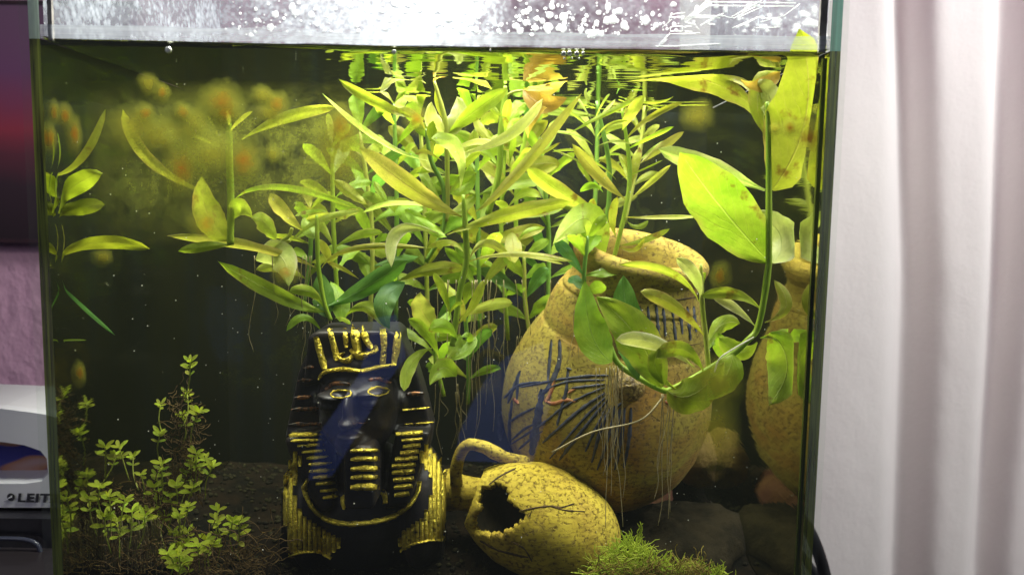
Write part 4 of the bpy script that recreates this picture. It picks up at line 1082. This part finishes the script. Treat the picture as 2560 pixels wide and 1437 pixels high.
filler('dense lime stem plant right of the central thick stem', 1200, 830, 1190, 330, .115, 9, 110, 42, 'llyg')
filler('stem plant with mixed green leaves below the pale diagonal leaf', 1270, 850, 1265, 380, .13, 8, 105, 40, 'lgyg')
filler('dim green stem plant standing at the left side of the jar mouth', 1370, 790, 1345, 400, .14, 7, 95, 34, 'ggld')
filler('narrow leaved stem plant directly behind the jar mouth', 1480, 640, 1495, 230, .165, 7, 110, 22, 'xlyy', rts=0)
filler('short shaded stem plant low between the pharaoh and the jar', 1170, 1010, 1160, 760, .10, 5, 85, 36, 'dggy')
filler('drooping dark green stem plant just right of the pharaoh', 1110, 990, 1090, 800, .085, 4, 80, 36, 'dgg', rts=5)
filler('slim yellow stem plant reaching up beneath the surface right of centre', 1560, 560, 1620, 215, .15, 6, 100, 22, 'yxxo', rts=0)
filler('broad leaved stem plant low at the left shoulder of the painted jar', 1330, 870, 1310, 640, .12, 4, 90, 40, 'dggo', rts=5)
filler('broad green stem plant hanging in front of the painted jar neck', 1470, 800, 1470, 590, .066, 4, 78, 42, 'tggl', rts=4)
filler('stem plant with bright tips under the bronze leaves', 1290, 640, 1330, 330, .13, 6, 90, 34, 'lyy', rts=0)
filler('short green stem plant behind the brown spotted leaf left of the centre', 760, 760, 775, 520, .09, 5, 80, 28, 'lyg')
# --- small carpet plant sprigs at the left
def sprig_leaf():
    V, uv, Fc = [], [], []; NU, NV = 6, 4; L, W = 1.0, .23
    for i in range(NU + 1):
        t = i / NU; ww = W * (math.sin(math.pi * min(1, .06 + .94 * t)) ** .6) * (.55 + .5 * t) if 0 < i < NU else W * .12
        for j in range(NV + 1):
            e = j / NV * 2 - 1; V.append((e * ww, t * L, .10 * abs(e) * ww + .16 * t * (1 - t))); uv.append((t, j / NV))
    for i in range(NU):
        for j in range(NV): n = i * (NV + 1) + j; Fc.append((n, n + 1, n + NV + 2, n + NV + 1))
    return V, uv, Fc
def leaf_data(mat):
    V, uv, Fc = sprig_leaf(); me = bpy.data.meshes.new('leaf'); me.from_pydata(V, [], Fc); me.materials.append(LM[mat])
    me.polygons.foreach_set('use_smooth', [True] * len(me.polygons)); ul = me.uv_layers.new(name='uv')
    for lp in me.loops: ul.data[lp.index].uv = uv[lp.vertex_index]
    return me
SL = {k: leaf_data(k) for k in 'lyB'}
def sprig(label, heads, Y, foot):
    r = thing('carpet_plant', P(foot[0], foot[1], Y), label, 'small plant', 'small leaved carpet plants at the left')
    off = parent_off(r)
    for (x, y, n, s_) in heads:
        yy = Y + R.uniform(-1, 1) * min(.008, Y * .4); top = P(x, y, yy); bot = P(x + (foot[0] - x) * .35, min(y + 46 + 12 * n, max(foot[1], y + 40)), Y)
        c = spline([top, top.lerp(bot, .5) + Vector((R.uniform(-.002, .002), 0, 0)), bot], 12); mb = MB(); mb.tube(c, 1.6 * sc(Y), 5); mb.build('stem', M['stem_y'], r)
        L = 23 * s_ * sc(Y); ph = R.uniform(0, 3)
        for k in range(n):
            q = c[min(12, int(k * 12 * 13 * s_ * sc(Y) / max(.001, (top - bot).length)))]; cnt = 4 if k == 0 else 2; ph += 1.2
            for i in range(cnt):
                an = ph + 2 * math.pi * i / cnt; tilt = R.uniform(.15, .9) if k == 0 else R.uniform(-.1, .55)
                d = Vector((math.cos(an) * math.cos(tilt), math.sin(an) * math.cos(tilt) * .7, math.sin(tilt))).normalized()
                nz = Vector((0, -.75, .66)) ; sx = d.cross(nz).normalized(); nz = sx.cross(d)
                mt = Matrix((sx, d, nz)).transposed()
                o = bpy.data.objects.new('leaf', SL[R.choice('BBB' if k < 2 else 'lBy')]); col.objects.link(o); o.parent = r
                o.location = q - off; o.rotation_euler = mt.to_euler(); o.scale = (L * R.uniform(.8, 1.2),) * 3
    return r
sprig('tallest carpet plant sprig with a brown tufted stem', [(475, 905, 4, 1.1), (468, 985, 3, .9), (497, 1030, 3, 1.1), (458, 1042, 3, 1.0)], .050, (440, 1200))
sprig('carpet plant sprig left of the tallest one with two small heads', [(402, 1012, 2, .9), (400, 1083, 3, 1.0)], .050, (410, 1220))
sprig('carpet plant sprig leaning up to the left', [(298, 1118, 3, 1.1), (333, 1142, 3, .9), (352, 1185, 2, .8)], .045, (370, 1300))
sprig('bushiest carpet plant sprig below the tallest one', [(490, 1132, 4, 1.1), (512, 1150, 3, 1.1), (532, 1165, 3, 1.2), (478, 1160, 3, 1.0)], .048, (480, 1300))
sprig('carpet plant sprig in the middle of the clump', [(405, 1158, 4, 1.1), (393, 1188, 3, 1.1), (466, 1186, 3, 1.1), (440, 1212, 3, 1.2)], .045, (420, 1330))
sprig('carpet plant sprig with heads hanging over the brown mulm', [(385, 1218, 3, 1.1), (425, 1240, 3, .9), (400, 1250, 3, .9), (482, 1218, 2, 1.1)], .042, (410, 1350))
sprig('bright leftmost carpet plant sprig of the clump', [(250, 1215, 3, 1.2), (222, 1245, 4, 1.1), (272, 1240, 4, 1.2), (312, 1248, 3, 1.1)], .016, (280, 1380))
sprig('carpet plant sprig rooted by the hanging pale roots', [(262, 1290, 4, 1.3), (292, 1302, 4, 1.2), (330, 1278, 4, 1.3), (362, 1290, 3, 1.2)], .020, (310, 1400))
sprig('carpet plant sprig right of the pale roots', [(372, 1278, 3, 1.1), (410, 1290, 3, 1.0), (448, 1288, 3, 1.0), (472, 1265, 3, 1.0)], .038, (420, 1400))
sprig('upright carpet plant sprig nearest the pharaoh on its left', [(545, 1275, 3, 1.0), (542, 1305, 4, 1.1)], .040, (550, 1400))
sprig('star shaped carpet plant sprig beside the pharaoh shoulder', [(600, 1305, 4, 1.4), (582, 1300, 3, 1.0)], .040, (585, 1400))
sprig('low carpet plant sprig with dark green tips', [(470, 1328, 3, 1.1), (452, 1340, 3, 1.0), (432, 1330, 2, .9)], .036, (460, 1420))
sprig('low carpet plant sprig right of the bottom clump', [(495, 1362, 3, 1.2), (515, 1348, 3, 1.2), (535, 1358, 3, 1.0)], .032, (510, 1430))
sprig('brightest carpet plant sprig at the bottom of the frame', [(420, 1382, 3, 1.3), (456, 1368, 3, 1.4), (448, 1388, 4, 1.4), (466, 1402, 3, 1.1)], .026, (440, 1437))
# brown decaying tufts and fine roots around them
def tangle(name, n, box, Y0, Y1, mat, label, wpx=1.5, ln=60, kind='stuff'):
    mb = MB()
    for i in range(n):
        x, y = R.uniform(box[0], box[2]), R.triangular(box[1], box[3], box[3]); Y = R.uniform(Y0, Y1); pts = []; an = R.uniform(0, 6.3)
        for k in range(5):
            pts.append(P(x, y, Y)); an += R.uniform(-.9, .9); x += math.cos(an) * ln / 4; y += math.sin(an) * ln / 4; Y = max(.003, Y + R.uniform(-.002, .002))
        mb.tube(spline(pts, 8), wpx * sc(Y) * .5, 3, cap=False)
    return tag(mb.build(name, M[mat]), label, kind=kind)
tangle('brown_algae', 260, (420, 930, 500, 1240), .045, .055, 'root_b', 'brown dead tuft on the stem of the tallest sprig', 2.2, 34)
tangle('mulm', 420, (240, 1310, 700, 1450), .022, .06, 'root_b', 'brown stringy mulm under the small carpet plants', 2.4, 60)
tangle('mulm', 260, (230, 1200, 420, 1300), .036, .06, 'root_b', 'brown decaying leaves around the leftmost sprigs', 3, 36)
mb = MB()
for i in range(70):
    x = R.uniform(255, 400); y0 = R.uniform(1290, 1320); pts = [P(x + 6 * noise.noise((i, u * 2, 0)) + R.uniform(0, 10) * u, y0 + (R.uniform(60, 130)) * u, .032) for u in (0, .3, .6, 1)]
    mb.tube(spline(pts, 8), 1.1 * sc(.03), 3, cap=False)
tag(mb.build('fine_roots', M['root']), 'curtain of fine pale roots hanging below the bright left sprigs', kind='stuff')
# moss at the bottom right
LMs = simple('moss_green', (0.46, 0.60, 0.04), (0.60, 0.68, 0.07), 90, .6, trans=.45); M['moss'] = LMs
M['mossb'] = simple('moss_brown', (0.22, 0.15, 0.02), (0.32, 0.26, 0.04), 90, .8, trans=.3)
mb = MB()
for i in range(620):
    x = R.triangular(1440, 1830, 1560); Y = R.uniform(.012, .035); top = 1400 - 55 * math.exp(-((x - 1570) / 60) ** 2) + 25 * abs(x - 1600) / 230; y = R.uniform(top + 5, 1470)
    an = R.uniform(-2.6, -.5); pts = []
    for k in range(5): pts.append(P(x, y, Y)); an += R.uniform(-.9, .9); st_ = R.uniform(6, 14); x += math.cos(an) * st_; y += math.sin(an) * st_
    mb.tube(spline(pts, 8), lambda u: 1.9 * sc(Y) * (1 - .7 * u), 4, cap=False)
for xs, ys in ((1598, 1300), (1590, 1345), (1720, 1400), (1700, 1395), (1795, 1398), (1755, 1410)):
    for j in range(5):
        x, y = xs + R.uniform(-8, 8), ys + 50; pts = []
        for k in range(5): pts.append(P(x, y, .02)); x += R.uniform(-7, 9); y -= R.uniform(6, 14)
        mb.tube(spline(pts, 10), lambda u: 1.9 * sc(.02) * (1 - .6 * u), 4, cap=False)
tag(mb.build('moss', M['moss']), 'bright green stringy moss at the foot of the broken pot', kind='stuff')
tangle('moss_base', 700, (1490, 1395, 1760, 1460), .010, .028, 'mossb', 'brownish old moss under the green moss', 2.4, 40)
# ------------------------------------------------------------------ algae on the inside of the front pane
def algae_mat(name, orange, al):
    t = NT(name); uv = t.n('UVMap').outputs[0]; sep = t.n('SeparateXYZ', {0: uv})
    dx = t.math('SUBTRACT', sep.outputs[0], .5); dy_ = t.math('SUBTRACT', sep.outputs[1], .5)
    d = t.math('MULTIPLY', t.math('SQRT', t.math('ADD', t.math('MULTIPLY', dx, dx), t.math('MULTIPLY', dy_, dy_))), 2.0)
    n1 = t.noise(t.coord(1), 260, 5, .7); n0 = t.noise(t.coord(1), 700, 4, .7)
    d = t.math('ADD', d, t.math('MULTIPLY', t.math('SUBTRACT', n1, .5), .55))
    a = t.math('MULTIPLY', t.ramp(d, [(.0, .9), (.3, .7), (.6, .38), (.95, 0.0)]), al)
    c = t.ramp(t.math('ADD', d, t.math('MULTIPLY', t.math('SUBTRACT', n0, .5), .3)), [(.0, orange), (.22, tuple(.5 * (x + y) for x, y in zip(orange, (.42, .38, .04)))), (.5, (.42, .40, .05)), (1.0, (.34, .38, .06))])
    sh = t.mixsh(.5, t.pbr(col=c, rough=.9, spec=.1), t.n('BsdfTranslucent', {0: c}).outputs[0])
    return t.done(t.mixsh(a, t.n('BsdfTransparent').outputs[0], sh))
AM = {'o': algae_mat('orange_centred_algae', (.50, .19, .015), .85), 'g': algae_mat('green_brown_algae', (.42, .38, .04), .80), 'r': algae_mat('rusty_algae', (.24, .07, .01), .95)}
def disc(px, py, rx, ry, mat, label, Y=.0015, grp='algae spots on the front glass'):
    rx *= 1.3; ry *= 1.25; s_ = sc(0); V, uv, Fc = [], [], []; NR, NA = 5, 20; c = P(px, py, Y)
    V.append(c + Vector((0, .0012, 0))); uv.append((.5, .5))
    for i in range(1, NR + 1):
        for j in range(NA):
            a = 2 * math.pi * j / NA; k = i / NR; wv = 1 + .15 * noise.noise((math.cos(a) * 1.5, math.sin(a) * 1.5, px))
            V.append(c + Vector((math.cos(a) * rx * s_ * k * wv, .0012 * (1 - k * k), math.sin(a) * ry * s_ * k * wv))); uv.append((.5 + .5 * k * math.cos(a), .5 + .5 * k * math.sin(a)))
    for j in range(NA): Fc.append((0, 1 + j, 1 + (j + 1) % NA))
    for i in range(NR - 1):
        for j in range(NA):
            a = 1 + i * NA + j; b = 1 + i * NA + (j + 1) % NA; Fc.append((a, a + NA, b + NA, b))
    return tag(mesh_obj('algae_spot', V, Fc, AM[mat], None, True, uv), label, 'algae', grp)
ALG = [(552, 258, 58, 52, 'o', 'largest round algae spot with an orange centre high on the glass'),
 (565, 285, 36, 34, 'o', 'algae spot overlapping the lower edge of the largest one'),
 (368, 210, 26, 28, 'g', 'upper of two small round algae spots near the waterline at the left'), (402, 232, 22, 26, 'o', 'lower of two small round algae spots near the waterline at the left'),
 (362, 282, 28, 26, 'o', 'small algae spot with dark centre above the hazy leaf tip'), (455, 283, 26, 26, 'o', 'small algae spot left of the largest one'), (485, 310, 36, 44, 'g', 'dull algae spot below the largest one'),
 (690, 262, 34, 34, 'o', 'algae spot with orange centre right of the largest one'), (655, 240, 30, 26, 'g', 'pale algae spot above the orange one right of the largest'), (672, 285, 38, 30, 'g', 'pale algae spot below the orange one right of the largest'),
 (608, 400, 46, 62, 'o', 'tall oval algae spot over the pale stem'), (452, 420, 50, 70, 'o', 'broad orange algae blotch over the hazy leaf'), (680, 385, 20, 26, 'g', 'small pale algae spot right of the pale stem'),
 (852, 320, 44, 60, 'o', 'orange centred algae spot over the bright leaves near the centre'), (845, 370, 74, 95, 'g', 'large soft olive algae blotch near the centre'), (1040, 298, 30, 40, 'o', 'single algae spot over the crowded central leaves'),
 (512, 562, 44, 46, 'o', 'round algae spot over the yellow leaf edge at the left'), (712, 682, 34, 36, 'o', 'round brown spot over the pale curled leaf'), (132, 282, 16, 34, 'o', 'narrow orange algae streak nearest the left edge, upper'),
 (158, 290, 22, 34, 'o', 'second narrow orange algae streak from the left edge'), (182, 335, 22, 52, 'o', 'longest orange algae streak near the left edge'), (122, 345, 20, 42, 'o', 'low orange algae streak touching the left edge'),
 (195, 935, 18, 38, 'o', 'faint orange algae streak low on the left'), (255, 645, 28, 22, 'g', 'faint algae smudge under the horizontal left leaf'), (1802, 690, 28, 36, 'o', 'algae spot over the small stem plant at the right'),
 (2028, 345, 42, 58, 'r', 'rusty brown algae stain on the leaf at the right edge'), (1978, 320, 24, 24, 'r', 'small rusty spot in the middle of the big top leaf'), (1940, 322, 16, 16, 'g', 'smallest rusty spot on the left edge of the big top leaf'),
 (1800, 960, 62, 70, 'g', 'olive algae blotch under the right stem node'), (1745, 290, 40, 40, 'g', 'faint olive algae smudge left of the big top leaf'), (1790, 1080, 60, 90, 'g', 'faint hanging olive algae blotch below the right stem'),
 (330, 320, 60, 60, 'g', 'pale green algae smudge over the hazy leaf top'), (520, 380, 70, 60, 'g', 'pale green algae haze left of the pale stem'), (400, 340, 70, 50, 'g', 'pale green algae haze over the hazy leaf')]
for k, (x, y, rx, ry, m_, lab) in enumerate(ALG): disc(x, y, rx, ry, m_, lab, Y=.0008 + .00006 * k)
t = NT('algae_haze'); n1 = t.noise(t.coord(1), 48, 6, .72, .4); n2 = t.noise(t.coord(1), 900, 3, .7)
uv = t.n('SeparateXYZ', {0: t.n('UVMap').outputs[0]}); 
def fall(s, lo, hi): return t.ramp(s, [(0.0, 0.0), (lo, 1.0), (hi, 1.0), (1.0, 0.0)])
a = t.math('MULTIPLY', fall(uv.outputs[0], .2, .75), fall(uv.outputs[1], .35, .7))
a = t.math('MULTIPLY', a, t.ramp(n1, [(.36, .04), (.56, .80)])); a = t.math('MULTIPLY', a, t.ramp(n2, [(.35, .6), (.6, 1.0)]))
c = t.mix(n1, (.30, .33, .06), (.42, .44, .07))
m = t.done(t.mixsh(a, t.n('BsdfTransparent').outputs[0], t.mixsh(.5, t.pbr(col=c, rough=.9, spec=.1), t.n('BsdfTranslucent', {0: c}).outputs[0])))
V, uvs, Fc = [], [], []
for j in range(13):
    for i in range(25):
        q = P(200 + 840 * i / 24, 620 - 420 * j / 12, .0006); V.append(q); uvs.append((i / 24, j / 12))
for j in range(12):
    for i in range(24): n = j * 25 + i; Fc.append((n, n + 1, n + 26, n + 25))
tag(mesh_obj('algae_haze', V, Fc, m, None, True, uvs), 'thin cloudy green algae film on the upper left of the front glass', kind='stuff')
# suspended specks
mb = MB()
for i in range(420):
    Y = R.uniform(.004, .15); q = P(R.uniform(130, 2000), R.uniform(180, 1420), Y); r_ = R.uniform(.00012, .00030)
    if XL + .003 < q.x < XR - .003 and q.z < ZW - .003: mb.ell(q, (r_, r_, r_), 5, 4)
tag(mb.build('floating_specks', simple('pale_speck', (.5, .5, .4), (.7, .7, .6), 50)), 'tiny pale particles floating in the water', kind='stuff')
# added panels that give the blue mirror images in the front pane
cloth([(985, 790), (1010, 900), (965, 960), (830, 1190), (770, 1200), (800, 1080), (850, 1010), (900, 930), (935, 800)], .30, 'narrow royal blue panel added out of view for its reflection in the front glass')
cloth([(1262, 900), (1360, 860), (1380, 1000), (1330, 1160), (1140, 1150), (1146, 1090), (1175, 1020), (1215, 950)], .30, 'rounded royal blue panel added out of view for its reflection in the front glass')
